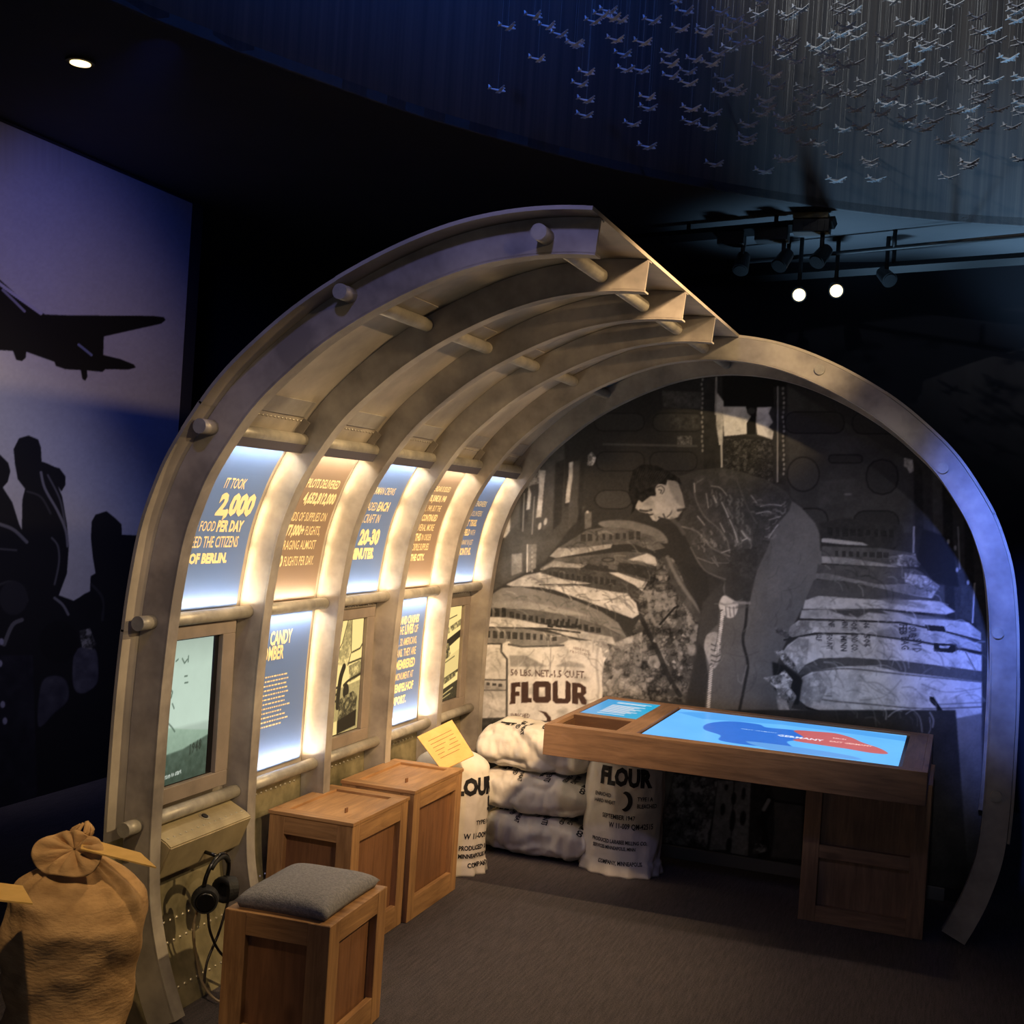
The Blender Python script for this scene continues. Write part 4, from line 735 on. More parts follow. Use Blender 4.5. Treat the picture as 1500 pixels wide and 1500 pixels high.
    c.poly([(575, 933), (610, 932), (800, 955), (835, 972), (700, 966), (575, 953)], .78, soft=1); c.poly([(575, 975), (900, 985), (1090, 1015), (1105, 1085), (1000, 1095), (850, 1080), (575, 1062)], .36, soft=1, noise=.08, cell=8); blocks(640, 1015, 950, 1025, 8, .2, 20)
    c.poly([(575, 1030), (720, 1040), (960, 1078), (1000, 1092), (575, 1068)], .72, soft=1, noise=.1, cell=7); c.crumple([(940, 1030), (1090, 1015), (1110, 1090), (960, 1080)], .3, .85, 12, 33)
    c.poly([(555, 1075), (900, 1090), (1090, 1100), (1220, 1190), (1190, 1262), (900, 1195), (545, 1130)], .36, soft=1, noise=.06, cell=9); c.poly([(545, 1125), (605, 1125), (900, 1188), (1080, 1180), (1190, 1195), (1200, 1225), (1170, 1262), (1080, 1252), (860, 1200), (545, 1152)], .58, soft=1, noise=.12, cell=8); c.crumple([(1030, 1120), (1150, 1140), (1225, 1195), (1180, 1262), (1040, 1230)], .35, .9, 14, 35)
    c.poly([(535, 1158), (700, 1165), (1100, 1252), (1240, 1285), (1000, 1278), (750, 1262), (490, 1262)], .34, soft=1, noise=.05, cell=10); c.poly([(472, 1320), (485, 1272), (560, 1248), (760, 1262), (900, 1270), (1120, 1272), (1230, 1280), (1310, 1335), (1260, 1350), (900, 1318), (640, 1322)], .83, soft=1, noise=.08, cell=14); c.poly([(880, 1262), (1000, 1262), (1170, 1300), (1140, 1320), (960, 1290)], .5, soft=3, alpha=.7)
    D()
    c.poly([(405, 222), (415, 178), (565, 176), (800, 180), (1000, 205), (1230, 240), (1290, 290), (1290, 330), (900, 262), (600, 235)], .78, soft=1, noise=.08, cell=10); c.poly([(540, 176), (800, 176), (840, 200), (740, 190), (690, 215), (620, 205)], .3, soft=2); c.poly([(880, 190), (1060, 208), (1200, 230), (1100, 225), (980, 222)], .35, soft=2, alpha=.8)
    c.line([(405, 224), (600, 228), (900, 240), (1100, 280), (1290, 330)], .2, 3)
    c.poly([(350, 300), (358, 262), (400, 230), (600, 232), (900, 250), (1100, 285), (1292, 345), (1292, 385), (1000, 330), (700, 300), (480, 295), (380, 315)], .76, soft=1, noise=.1, cell=10); c.crumple([(350, 300), (358, 262), (400, 230), (520, 240), (500, 290), (380, 315)], .5, .9, 14, 37); c.poly([(720, 290), (900, 262), (1000, 270), (980, 320), (760, 312)], .5, soft=3, alpha=.6)
    c.line([(330, 325), (480, 293), (700, 296), (1000, 335), (1290, 395)], .18, 3)
    c.poly([(325, 380), (345, 350), (400, 312), (500, 298), (720, 300), (1000, 340), (1293, 395), (1293, 478), (1100, 452), (900, 428), (640, 412), (500, 415), (430, 448), (400, 482), (350, 440), (325, 415)], .86, soft=1, noise=.06, cell=14); c.crumple([(325, 380), (400, 312), (450, 320), (440, 430), (400, 482), (345, 440)], .55, .92, 15, 38)
    def Q(x, y): return (1050+.3*x, 840+.3*y)
    c.frame(); k2 = (.12, .12, .14)
    for (t, x0, y0, x1, y1) in (('NF', 545, 232, 575, 262), ('MIN', 612, 228, 640, 265), ('FOR', 655, 228, 685, 280), ('506', 715, 228, 748, 268), ('SLF', 485, 300, 512, 330), ('FOUNT', 535, 298, 565, 372), ('MINN', 605, 305, 635, 380), ('IND CO.', 655, 300, 690, 382), ('506', 715, 300, 750, 360), ('FEB', 890, 248, 930, 300), ('SUB', 935, 262, 975, 315), ('BAG', 900, 310, 940, 372), ('S V D', 955, 318, 1000, 385)):
        c.text(t, [Q(x1, y0), Q(x1, y1), Q(x0, y1), Q(x0, y0)], k2, .03, alpha=.85)
    D(); c.poly([(1060, 340), (1170, 345), (1180, 372), (1150, 388), (1060, 380)], .1, soft=0); c.poly([(1085, 352), (1140, 354), (1130, 366), (1088, 364)], .8, soft=0); c.poly([(1015, 250), (1110, 258), (1120, 285), (1030, 280)], .12, soft=0); c.poly([(1180, 360), (1293, 382), (1293, 400), (1230, 385)], .12); c.line([(1215, 385), (1262, 470)], .4, 1.5)
    c.poly([(400, 495), (430, 450), (500, 418), (640, 410), (900, 428), (1293, 480), (1293, 540), (900, 500), (700, 475), (560, 470), (460, 492)], .33, soft=1, noise=.04, cell=12)
    c.poly([(385, 560), (420, 505), (470, 478), (600, 455), (760, 450), (900, 482), (1293, 528), (1293, 690), (1100, 722), (960, 735), (780, 718), (560, 690), (450, 655), (395, 610)], .86, soft=1, noise=.05, cell=24, grad=(-.05, 0))
    for P, v in (([(470, 478), (640, 465), (900, 492), (1293, 530)], .3), ([(400, 560), (450, 600), (560, 622), (760, 640), (1000, 660), (1290, 652)], .3), ([(560, 600), (480, 590), (430, 560)], .5), ([(700, 500), (760, 560), (840, 600)], .68), ([(900, 520), (820, 600), (700, 620)], .7), ([(1000, 540), (1120, 580), (1290, 560)], .66), ([(1080, 640), (1290, 630)], .55)): c.line(P, v, 2, 1.6, .8, smooth=True)
    c.crumple([(385, 560), (420, 505), (500, 480), (540, 560), (500, 640), (450, 655), (395, 610)], .55, .92, 17, 39)
    c.line([(440, 655), (560, 692), (780, 720), (960, 735), (1100, 720)], .1, 3, 1.5)
    c.poly([(350, 660), (470, 672), (780, 730), (1040, 745), (1060, 790), (700, 760), (340, 720)], .55, soft=1, noise=.12, cell=6); blocks(490, 695, 790, 735, 6, .12, 14); blocks(940, 745, 1030, 760, 2, .12, 16)
    c.crumple([(285, 262), (330, 272), (356, 300), (345, 318), (290, 288)], .2, .6, 8, 40); c.crumple([(278, 380), (320, 372), (380, 440), (400, 490), (330, 440)], .2, .85, 8, 41)
    c.poly([(270, 430), (330, 450), (400, 500), (420, 520), (400, 640), (360, 640), (280, 560)], .08, soft=3); c.crumple([(225, 510), (300, 495), (330, 470), (370, 520), (360, 560), (390, 600), (350, 690), (320, 680), (290, 560)], .15, .95, 9, 42); c.poly([(290, 600), (340, 620), (360, 680), (330, 700), (300, 660)], .7, soft=1, noise=.15, cell=5)
    c.poly([(1040, 600), (1060, 604), (1090, 650), (1128, 705), (1078, 715), (1072, 655), (1038, 622)], .05, soft=0)
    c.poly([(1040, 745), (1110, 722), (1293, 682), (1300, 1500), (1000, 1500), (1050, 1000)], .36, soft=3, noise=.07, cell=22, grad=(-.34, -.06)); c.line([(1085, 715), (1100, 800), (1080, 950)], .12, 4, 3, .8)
    # ---- strip seen under the table
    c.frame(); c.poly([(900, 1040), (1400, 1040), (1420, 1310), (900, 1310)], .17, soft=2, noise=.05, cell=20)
    U(); c.poly([(190, 0), (380, 0), (300, 320), (230, 600), (190, 600), (230, 200)], .5, soft=2, noise=.08, cell=7); c.crumple([(380, 20), (730, 60), (690, 340), (640, 620), (240, 580), (300, 320)], .04, .60, 9, 44, p=1.0)
    c.poly([(730, 70), (860, 80), (830, 640), (660, 640), (700, 340)], .5, soft=1, noise=.12, cell=5); c.poly([(870, 80), (1000, 90), (975, 690), (835, 665), (850, 400)], .5, soft=1, noise=.14, cell=5)
    for (x, y, a, b) in ((770, 310, 18, 50), (860, 220, 20, 50), (935, 380, 24, 60), (850, 400, 22, 90), (820, 600, 22, 60), (940, 180, 16, 50), (800, 130, 14, 26)): c.ell((x, y), a, b, .08, soft=2, rot=.1)
    c.poly([(1010, 100), (1190, 120), (1170, 700), (990, 690)], .16, soft=2, noise=.08, cell=6); c.poly([(1130, 180), (1200, 240), (1130, 400), (1155, 700), (1050, 720), (1100, 500), (1060, 420)], .03, soft=1); c.line([(1145, 235), (1105, 310)], .6, 6, 2); c.poly([(1190, 240), (1420, 270), (1410, 720), (1165, 700), (1190, 500)], .32, soft=2, noise=.05, cell=14); c.crumple([(1040, 580), (1120, 600), (1140, 650), (1000, 680)], .1, .6, 9, 45)
    c.line([(1200, 240), (1420, 268)], .08, 4); c.poly([(1160, 110), (1420, 150), (1420, 262), (1200, 232)], .22, soft=2)
    def folds(P, n_, ang, L0, L1, seed, dk=.34, lt=.93):
        r = random.Random(seed); q = np.array(P, float); lo_, hi_ = q.min(0), q.max(0)
        def inside(x, y):
            t = False
            for (xa, ya), (xb, yb) in zip(q, np.roll(q, -1, 0)):
                if (ya > y) != (yb > y) and x < xa+(y-ya)*(xb-xa)/(yb-ya): t = not t
            return t
        k = 0
        while k < n_:
            x, y = r.uniform(lo_[0], hi_[0]), r.uniform(lo_[1], hi_[1])
            if not inside(x, y): continue
            k += 1; a = ang+r.gauss(0, .55); L = r.uniform(L0, L1); P2_ = [(x, y), (x+L*.5*math.cos(a), y+L*.5*math.sin(a)+r.uniform(-2, 2)), (x+L*math.cos(a+.3), y+L*math.sin(a+.3))]
            c.line(P2_, dk if r.random() < .65 else lt, r.uniform(.7, 2.0), 2.2, r.uniform(.25, .6), smooth=True)
    A_ = lambda P: [(700+.266667*x, 540+.266667*y) for x, y in P]; C_p = lambda P: [(700+.266667*x, 800+.266667*y) for x, y in P]; D_ = lambda P: [(1050+.3*x, 840+.3*y) for x, y in P]; B_ = lambda P: [(1050+.266667*x, 540+.266667*y) for x, y in P]
    c.frame()
    folds(A_([(340, 1200), (560, 1192), (820, 1235), (885, 1350), (700, 1315), (420, 1215)]), 34, .5, 8, 26, 1); folds(A_([(40, 1260), (230, 1197), (540, 1275), (820, 1480), (500, 1360), (30, 1312)]), 46, .25, 8, 30, 2, .3, .68)
    folds(A_([(155, 1185), (340, 1120), (620, 1180), (340, 1200)]), 18, .1, 6, 18, 3); folds(A_([(320, 1125), (560, 1095), (860, 1190), (880, 1280), (350, 1180)]), 26, .3, 6, 22, 4, .15, .55); folds(A_([(335, 1100), (560, 1030), (940, 1010), (1010, 1200), (760, 1110)]), 34, .2, 6, 24, 5, .15, .6)
    folds(A_([(395, 1030), (600, 885), (960, 920), (960, 1000), (430, 1040)]), 30, .1, 6, 24, 6, .18, .6); folds(A_([(30, 1362), (560, 1440), (760, 1520), (30, 1425)]), 26, .25, 6, 22, 7)
    folds(C_p([(170, 560), (690, 540), (680, 640), (660, 940), (600, 940), (610, 660), (180, 660)]), 34, 1.2, 8, 26, 8, .5); folds(C_p([(20, 560), (150, 560), (160, 940), (10, 940)]), 16, .6, 8, 26, 9, .55)
    folds(D_([(400, 560), (470, 478), (760, 450), (1290, 540), (1290, 690), (960, 735), (560, 690)]), 70, .35, 10, 40, 10, .55, .97); folds(D_([(345, 350), (500, 298), (1000, 340), (1290, 395), (1290, 470), (640, 412), (400, 480)]), 60, .4, 8, 32, 11, .45, .97)
    folds(D_([(350, 300), (400, 230), (900, 250), (1290, 345), (1290, 385), (700, 300)]), 40, .2, 8, 28, 12, .4, .95); folds(D_([(405, 222), (565, 176), (1230, 240), (1290, 330), (600, 235)]), 36, .2, 8, 26, 13, .4, .95); folds(B_([(472, 1320), (560, 1248), (1230, 1280), (1310, 1335), (640, 1322)]), 30, .2, 8, 26, 14, .4, .95)
    folds(B_([(575, 980), (1090, 1015), (1220, 1190), (1190, 1262), (545, 1152)]), 50, .2, 8, 26, 15, .2, .8)
    folds([(880+.25333*x, 660+.25333*y) for x, y in [(1060, 330), (1270, 520), (1240, 760), (1060, 1130), (1000, 1340), (640, 1480), (620, 1100), (880, 720)]], 46, 1.9, 14, 50, 16, .3, .5)
    n1, n2 = fbm(h, w_, 16, 801, 4), fbm(h, w_, 10, 802, 3); rg = np.clip(np.abs(n1-n2)*5, 0, 1)[:, :, None]; lightm = np.clip((c.a-.42)/.2, 0, 1)
    c.a = c.a*(1-lightm*(.05*(1-rg)+.75*np.clip(n1-.5, 0, 1)[:, :, None]))+(fbm(h, w_, 2.2, 803, 2)[:, :, None]-.5)*.05
    bx, bz = full[:, 0], full[:, 1]
    poly_o = np.array([prof(s, .03) for s in np.linspace(0, AT, 240)])
    def keep(P):
        x, z = P[:, 0], P[:, 2]; ins = np.zeros(len(P), bool); q = np.roll(poly_o, -1, 0)
        for (xa, za), (xb, zb) in zip(poly_o, q):
            if za == zb: continue
            k = ((z >= min(za, zb)) & (z < max(za, zb))); ins ^= k & (x < xa+(z-za)*(xb-xa)/(zb-za))
        return ins
    def colr(u, v, P):
        d = P-EYE; z = d@CF; return c.sample(750+FPX*(d@CR)/z, 750-FPX*(d@CU)/z)
    x0, x1, z0, z1 = -2.36, .24, .06, 2.44
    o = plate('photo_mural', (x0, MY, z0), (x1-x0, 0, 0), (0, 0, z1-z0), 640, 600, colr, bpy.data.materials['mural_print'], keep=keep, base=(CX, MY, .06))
    tag(o, 'black and white photo mural of a man in a leather jacket roping flour sacks', 'mural')
ring_mural()
# backing wall of the mural with its outline, and the skirting below it
V = []; ss = np.linspace(0, AT, 150)
for y in (MY+.004, MY+.05): V += [(prof(s, -.01)[0], y, max(float(prof(s, -.01)[1]), 0)) for s in ss]
put('mural_backing', V, [tuple(range(150)), tuple(range(299, 149, -1))]+[(k, k+150, (k+1) % 150+150, (k+1) % 150) for k in range(150)], M_DARKW, base=(CX, MY, 0)); tag(bpy.data.objects['mural_backing'], 'dark board standing behind the round photo mural', 'board')
struct(box('baseboard_back', (-2.14, MY-.02, 0), (.02, MY-.002, .058), mat('grey_baseboard', rgb(92, 92, 98), rough=.6)))
# ------------------------------------------------------------------ crates, stool
def crate(label, x0, x1, y0, y1, h, cat='crate', name='wooden_crate', post=.062, top=True, rz=0.0, wz=WOOD, wp=WOODP, rail=.066, d=.026, group=None, foot=.0):
    bx, by = (x0+x1)/2, (y0+y1)/2; r = empty(name, (bx, by, 0), label, cat, group)
    ht = h-.014 if top else h
    for (xa, ya) in ((x0, y0), (x1-post, y0), (x0, y1-post), (x1-post, y1-post)):
        box('corner_post', (xa, ya, .001), (xa+post, ya+post, ht), wz['z'], r, .0015)
    for (za, zb) in ((.001, .001+rail+.02), (ht-rail, ht)):
        for ya in (y0+.0007, y1-.0207): box('rail', (x0+post, ya, za), (x1-post, ya+.02, zb), wz['x'], r, .001)
        for xa in (x0+.0007, x1-.0207): box('rail', (xa, y0+post, za), (xa+.02, y1-post, zb), wz['y'], r, .001)
    za, zb = rail, ht-rail+.01
    box('side_panel', (x0+post-.004, y0+d, za), (x1-post+.004, y0+d+.008, zb), wp['z'], r, 0); box('side_panel', (x0+post-.004, y1-d-.008, za), (x1-post+.004, y1-d, zb), wp['z'], r, 0)
    box('side_panel', (x0+d, y0+post-.004, za), (x0+d+.008, y1-post+.004, zb), wp['z'], r, 0); box('side_panel', (x1-d-.008, y0+post-.004, za), (x1-d, y1-post+.004, zb), wp['z'], r, 0)
    if top:
        e = .004; m_ = .05; lid = empty('lid', (0, 0, 0)); lid.parent = r; lid.location = (0, 0, h-.014)
        for (a, b, c_, d_, ax) in ((x0-e, x1+e, y0-e, y0+m_, 'x'), (x0-e, x1+e, y1-m_, y1+e, 'x'), (x0-e, x0+m_, y0+m_, y1-m_, 'y'), (x1-m_, x1+e, y0+m_, y1-m_, 'y')):
            box('lid_rail', (a, c_, h-.0135), (b, d_, h), wz[ax], lid, .001)
        box('lid_panel', (x0+m_-.003, y0+m_-.003, h-.0135), (x1-m_+.003, y1-m_+.003, h-.010), wz['y'], lid, 0)
        bm = bmesh.new(); bm_box(bm, (x1-m_-.05, y0+m_+.075, h-.006), (x1-m_-.045, y0+m_+.095, h+.012), .0008); bmput('lid_pull', bm, wp['z'], lid)
    r.rotation_euler = (0, 0, rz); return r
crate('honey-brown wooden crate with inset lid, standing right behind the cushioned stool', -2.284, -1.948, 3.935, 4.402, .494)
crate('slightly taller wooden crate with inset lid, the farther of the two beside the flour sack', -2.246, -1.93, 4.414, 4.905, .516)
st = crate('square wooden box stool with a grey cushion in front of the crates', -1.965, -1.628, 3.155, 3.575, .416, cat='stool', name='box_stool', post=.07, top=False, rz=0)
box('seat_board', (-1.965+.001, 3.156, .404), (-1.629, 3.574, .4165), WOOD['x'], st, .001)
def cushion(name, x0, x1, y0, y1, z0, h, m, parent):
    nx, ny = 26, 30; V = []; F = []
    for side in (0, 1):
        for j in range(ny+1):
            for i in range(nx+1):
                u, v = i/nx*2-1, j/ny*2-1; e = max(0, (1-abs(u)**4)*(1-abs(v)**4))**.42; pin = 1-.05*(1-abs(u))**.0*0
                x = (x0+x1)/2+u*(x1-x0)/2*(1-.035*(1-v*v)); y = (y0+y1)/2+v*(y1-y0)/2*(1-.035*(1-u*u))
                z = z0+h*.35+(h*.65*e if side == 0 else -h*.35*min(1, e*3)); V.append((x, y, z))
    q = (nx+1)*(ny+1)
    for j in range(ny):
        for i in range(nx):
            a = j*(nx+1)+i; F.append((a, a+1, a+nx+2, a+nx+1)); F.append((q+a+nx+1, q+a+nx+2, q+a+1, q+a))
    bm = bmesh.new(); bv = [bm.verts.new(Vector(v)) for v in V]; [bm.faces.new([bv[k] for k in f]) for f in F]; bmesh.ops.remove_doubles(bm, verts=bm.verts, dist=1e-5)
    return bmput(name, bm, m, parent, True)
cushion('cushion', -1.948, -1.648, 3.172, 3.558, .4165, .060, M_FABRIC, st)
st.rotation_euler = (0, 0, math.radians(3.0))
# ------------------------------------------------------------------ table
TZ = .745; tx0, tx1, ty0, ty1 = -1.585, -.070, 4.92, 5.86
tb = empty('display_table', (-.3, 5.4, 0), 'long brown wooden table with an inset map screen, standing before the mural', 'table')
AH = .128
box('front_apron', (tx0, ty0, TZ-AH), (tx1, ty0+.022, TZ), TW['x'], tb, .0015); box('back_apron', (tx0, ty1-.022, TZ-AH), (tx1, ty1, TZ), TW['x'], tb, .0015)
box('side_apron', (tx0, ty0+.022, TZ-AH), (tx0+.022, ty1-.022, TZ), TW['y'], tb, .0015); box('side_apron', (tx1-.022, ty0+.022, TZ-AH), (tx1, ty1-.022, TZ), TW['y'], tb, .0015)
box('underside', (tx0+.022, ty0+.022, TZ-AH+.01), (tx1-.022, ty1-.022, TZ-AH+.025), TW['x'], tb, 0)
zt0 = TZ-.018; xd0, xd1 = -1.292, -1.207
box('top_rail', (tx0+.022, ty0+.022, zt0), (tx1-.022, ty0+.058, TZ), TW['x'], tb, .001); box('top_rail', (tx0+.022, 5.80, zt0), (tx1-.022, ty1-.022, TZ), TW['x'], tb, .001)
box('top_rail', (tx0+.022, ty0+.058, zt0), (-1.555, 5.80, TZ), TW['y'], tb, .001); box('top_rail', (xd0, ty0+.058, zt0), (xd1, 5.80, TZ), TW['y'], tb, .001); box('top_rail', (-.165, ty0+.058, zt0), (tx1-.022, 5.80, TZ), TW['y'], tb, .001)
box('top_rail', (-1.555, 5.245, zt0-.03), (xd0, 5.305, TZ), TW['x'], tb, .001)
DARKW = wood('tray_wood', rgb(60, 40, 26), rgb(86, 60, 40), 'x'); tr = box('tray', (-1.553, ty0+.06, TZ-.075), (xd0-.002, 5.243, TZ-.066), DARKW, tb, 0)  # tray wood darkened, shade of the recess put into its colour
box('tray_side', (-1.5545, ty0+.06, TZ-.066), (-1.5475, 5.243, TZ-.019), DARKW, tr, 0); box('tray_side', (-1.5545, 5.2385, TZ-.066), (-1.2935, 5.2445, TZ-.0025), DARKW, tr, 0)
box('screen_bezel', (xd1+.001, ty0+.059, TZ-.02), (-.166, 5.799, TZ-.010), M_GLOSSB, tb, 0)
def c_map():
    c = Canvas(0, 0, 420, 300, 1, (.38, .70, .95)); h, w_ = c.H, c.W; c.a += (fbm(h, w_, 60, 3)[:, :, None]-.5)*.05
    c.poly([(0, 40), (60, 0), (250, 0), (420, 10), (420, 60), (330, 50), (200, 40), (60, 80)], (.30, .62, .90), soft=3, smooth=False)
    c.poly([(78, 120), (110, 70), (160, 66), (180, 88), (230, 84), (262, 130), (250, 170), (232, 200), (248, 255), (190, 270), (130, 262), (120, 215), (84, 180)], (.16, .42, .80), soft=1, smooth=True, noise=.02)
    c.poly([(228, 86), (262, 70), (300, 64), (330, 88), (350, 120), (384, 158), (398, 196), (372, 206), (330, 196), (290, 192), (240, 180), (252, 140)], (.74, .36, .36), soft=1, smooth=True, noise=.02)
    c.poly([(170, 240), (260, 236), (340, 252), (360, 276), (300, 282), (220, 284)], (.36, .60, .86), soft=2, smooth=True)
    c.text('WEST GERMANY', [(140, 128), (205, 128), (205, 134), (140, 134)], (.85, .93, 1)); c.text('GERMANY', [(208, 140), (288, 140), (288, 158), (208, 158)], (.93, .95, 1), .03); c.text('BERLIN', [(300, 108), (322, 108), (322, 116), (300, 116)], (1, .92, .9)); c.text('EAST GERMANY', [(298, 140), (370, 140), (370, 152), (298, 152)], (1, .85, .8)); return c
cm = c_map()
plate('map_screen', (xd1+.012, ty0+.072, TZ-.0085), (-.180-(xd1+.012), 0, 0), (0, 5.79-(ty0+.072), 0), 300, 220, lambda u, v, P: cm.sample(u*cm.W, (1-v)*cm.H), print_mat('map_screen_picture', 1.15, .3), tb)
def c_tile():
    c = Canvas(0, 0, 260, 480, 1, (.10, .66, .90)); c.a[:] = np.array([.12, .64, .90])+(np.linspace(0, .08, c.W)[None, :, None])*np.array([-1, .8, -.2])
    for (x0, x1, y) in ((70, 222, 60), (70, 200, 84)): c.line([(x0, y), (x1, y)], (.98, 1, 1), 13, 2)
    for k in range(9): c.line([(66, 150+k*26), (214-20*(k % 3), 150+k*26)], (1, .96, .95), 13, 2)
    c.line([(66, 400), (180, 400)], (.98, 1, 1), 13, 2); return c
ct = c_tile()
plate('information_tile', (-1.553, 5.308, TZ-.004), (-1.553*-1+xd0+.0, 0, 0), (0, 5.798-5.308, 0), 80, 120, lambda u, v, P: ct.sample(u*ct.W, (1-v)*ct.H), print_mat('tile_picture', .85, .3), tb)
box('tile_block', (-1.553, 5.308, TZ-.015), (xd0-.001, 5.798, TZ-.0045), M_BLACK, tb, 0)
# pedestal
px0, px1, py0, py1, ph = -.548, -.054, 5.30, 5.78, TZ-AH+.009
for (xa, ya) in ((px0, py0), (px1-.068, py0), (px0, py1-.06), (px1-.068, py1-.06)): box('pedestal_post', (xa, ya, .001), (xa+.068, ya+.06, ph), TW['z'], tb, .0015)
for za, zb in ((.001, .068), (.268, .322), (ph-.03, ph)):
    box('pedestal_rail', (px0+.068, py0+.001, za), (px1-.068, py0+.031, zb), TW['x'], tb, .001); box('pedestal_rail', (px1-.021, py0+.06, za), (px1-.001, py1-.06, zb), TW['y'], tb, .001); box('pedestal_rail', (px0+.001, py0+.06, za), (px0+.021, py1-.06, zb), TW['y'], tb, .001)
for za, zb in ((.060, .275), (.315, ph-.02)): box('pedestal_panel', (px0+.064, py0+.030, za), (px1-.064, py0+.038, zb), TW['z'], tb, 0)
for xa in (px0+.016, px1-.024): box('pedestal_panel', (xa, py0+.056, .03), (xa+.008, py1-.056, ph-.01), TW['z'], tb, 0)
box('pedestal_back', (px0+.06, py1-.02, .03), (px1-.06, py1-.01, ph-.01), TW['z'], tb, 0)
# ------------------------------------------------------------------ model aeroplanes
M_PLANE = mat('pale_plane_paint', rgb(214, 222, 232), rough=.45)
def plane_mesh():
    """four-engined transport, nose along +x, about one unit long"""
    bm = bmesh.new()
    def loft(secs, n=8):
        rings = [[bm.verts.new((x, cy+ry*math.cos(2*math.pi*k/n), cz+rz_*math.sin(2*math.pi*k/n))) for k in range(n)] for (x, cy, cz, ry, rz_) in secs]
        for a, b in zip(rings, rings[1:]):
            for k in range(n): bm.faces.new((a[k], a[(k+1) % n], b[(k+1) % n], b[k]))
        bm.faces.new(rings[0][::-1]); bm.faces.new(rings[-1])
    loft([(.42, 0, 0, .012, .012), (.38, 0, 0, .04, .04), (.26, 0, 0, .058, .06), (-.05, 0, 0, .058, .06), (-.35, 0, .02, .03, .035), (-.5, 0, .035, .008, .012)])
    def slab(P, t):
        a = [bm.verts.new(Vector(p)+Vector(t)) for p in P]; b = [bm.verts.new(Vector(p)-Vector(t)) for p in P]; bm.faces.new(a); bm.faces.new(b[::-1])
        for k in range(len(P)): bm.faces.new((a[k], b[k], b[(k+1) % len(P)], a[(k+1) % len(P)]))
    for s in (-1, 1):
        slab([(.20, 0, -.02), (.15, s*.64, .07), (.08, s*.66, .075), (.0, 0, -.02)], (0, 0, .012)); slab([(-.36, 0, .03), (-.42, s*.22, .04), (-.49, s*.22, .04), (-.49, 0, .03)], (0, 0, .008))
        for q in (.2, .4): loft([(.26, s*q, -.01+q*.06, .02, .02), (.2, s*q, -.01+q*.06, .032, .032), (.02, s*q, -.01+q*.06, .012, .012)], 6)
    slab([(-.33, 0, .04), (-.47, 0, .21), (-.53, 0, .21), (-.5, 0, .03)], (0, .008, 0)); return bm
bm = plane_mesh(); bmesh.ops.recalc_face_normals(bm, faces=bm.faces); PM = bpy.data.meshes.new('model_plane'); bm.to_mesh(PM); bm.free(); PM.materials.append(M_PLANE)
sm = bpy.data.meshes.new('thread'); bm = bmesh.new(); bm_tube(bm, (0, 0, 0), (0, 0, 1), .0006, n=4, cap=False); bm.to_mesh(sm); bm.free(); M_THREAD = mat('thread', rgb(120, 126, 130), rough=.5); sm.materials.append(M_THREAD)
for k, (x, y, a) in enumerate(((-1.49, 5.06, .4), (-1.40, 5.12, 2.0))):
    o = bpy.data.objects.new('toy_plane', PM); COL.objects.link(o); o.location = (x, y, TZ-.061); o.scale = (.1,)*3; o.rotation_euler = (0, 0, a); tag(o, ['small pale plane in the table tray, on the left', 'small pale plane in the table tray, nearer the map screen'][k], 'model plane')
Z2 = [(245,80),(200,105),(270,125),(140,150),(320,140),(545,145),(770,80),(735,200),(905,232),(905,205),(1010,85),(1080,210),(1110,135),(1210,165),(1265,100),(1290,15),(700,5),(290,275),(480,295),(345,375),(20,310),(660,370),(670,440),(675,525),(360,480),(465,485),(95,500),(50,580),(90,690),(80,795),(790,495),(790,575),(835,410),(1080,335),(1135,295),(1240,285),(990,370),(945,440),(1030,545),(1100,610),(1020,645),(1130,640),(515,670),(515,745),(805,750),(960,780),(805,840),(925,880),(405,855),(510,1010),(970,1130),(1310,1180),(1295,465),(1375,520),(1400,600),(1320,690),(1335,740),(1290,785),(1200,860),(1195,945),(1190,980),(1435,810),(1445,890),(1440,1100),(1460,110),(1460,290),(1430,355),(1440,390)]
Z3 = [(100,60),(30,105),(370,35),(340,75),(430,70),(680,10),(1060,35),(745,145),(840,140),(1200,110),(1450,40),(1450,75),(1450,130),(380,170),(445,175),(1000,190),(1220,200),(1290,200),(270,245),(340,220),(450,235),(620,240),(640,275),(10,250),(40,270),(10,320),(190,300),(220,325),(340,315),(70,385),(280,350),(285,405),(270,430),(270,460),(370,415),(435,395),(700,360),(805,240),(900,270),(880,305),(990,290),(1320,260),(1480,270),(1210,320),(1400,370),(815,400),(1035,400),(1185,425),(770,445),(660,480),(820,480),(930,485),(820,515),(700,550),(1140,510),(1210,510),(1300,510),(1480,490),(500,525),(310,540),(110,555),(150,600),(290,600),(390,590),(450,595),(110,645),(660,620),(635,655),(750,665),(880,640),(950,665),(1240,595),(1220,635),(1480,605),(1490,655),(1480,710),(230,680),(135,710),(440,690),(600,715),(1065,705),(1150,690),(1330,690),(10,750),(760,750),(820,785),(930,760),(880,810),(1195,755),(1200,820),(1240,800),(1420,800),(165,800),(370,815),(475,800),(550,835),(20,825),(130,900),(210,905),(640,910),(735,910),(1000,890),(1095,865),(1150,900),(300,980),(20,1005),(530,1015),(540,1040),(1160,1025),(1145,1050),(1480,1000),(1020,1115),(320,1135),(565,1130)]
ZL = [(165,150),(310,90),(385,145),(450,190),(530,240),(330,325),(110,495)]
PP = [(840+.2133*x, .2133*y) for x, y in Z2]+[(1150+.2333*x, .2333*y) for x, y in Z3]+[(700+.26667*x, .26667*y) for x, y in ZL]
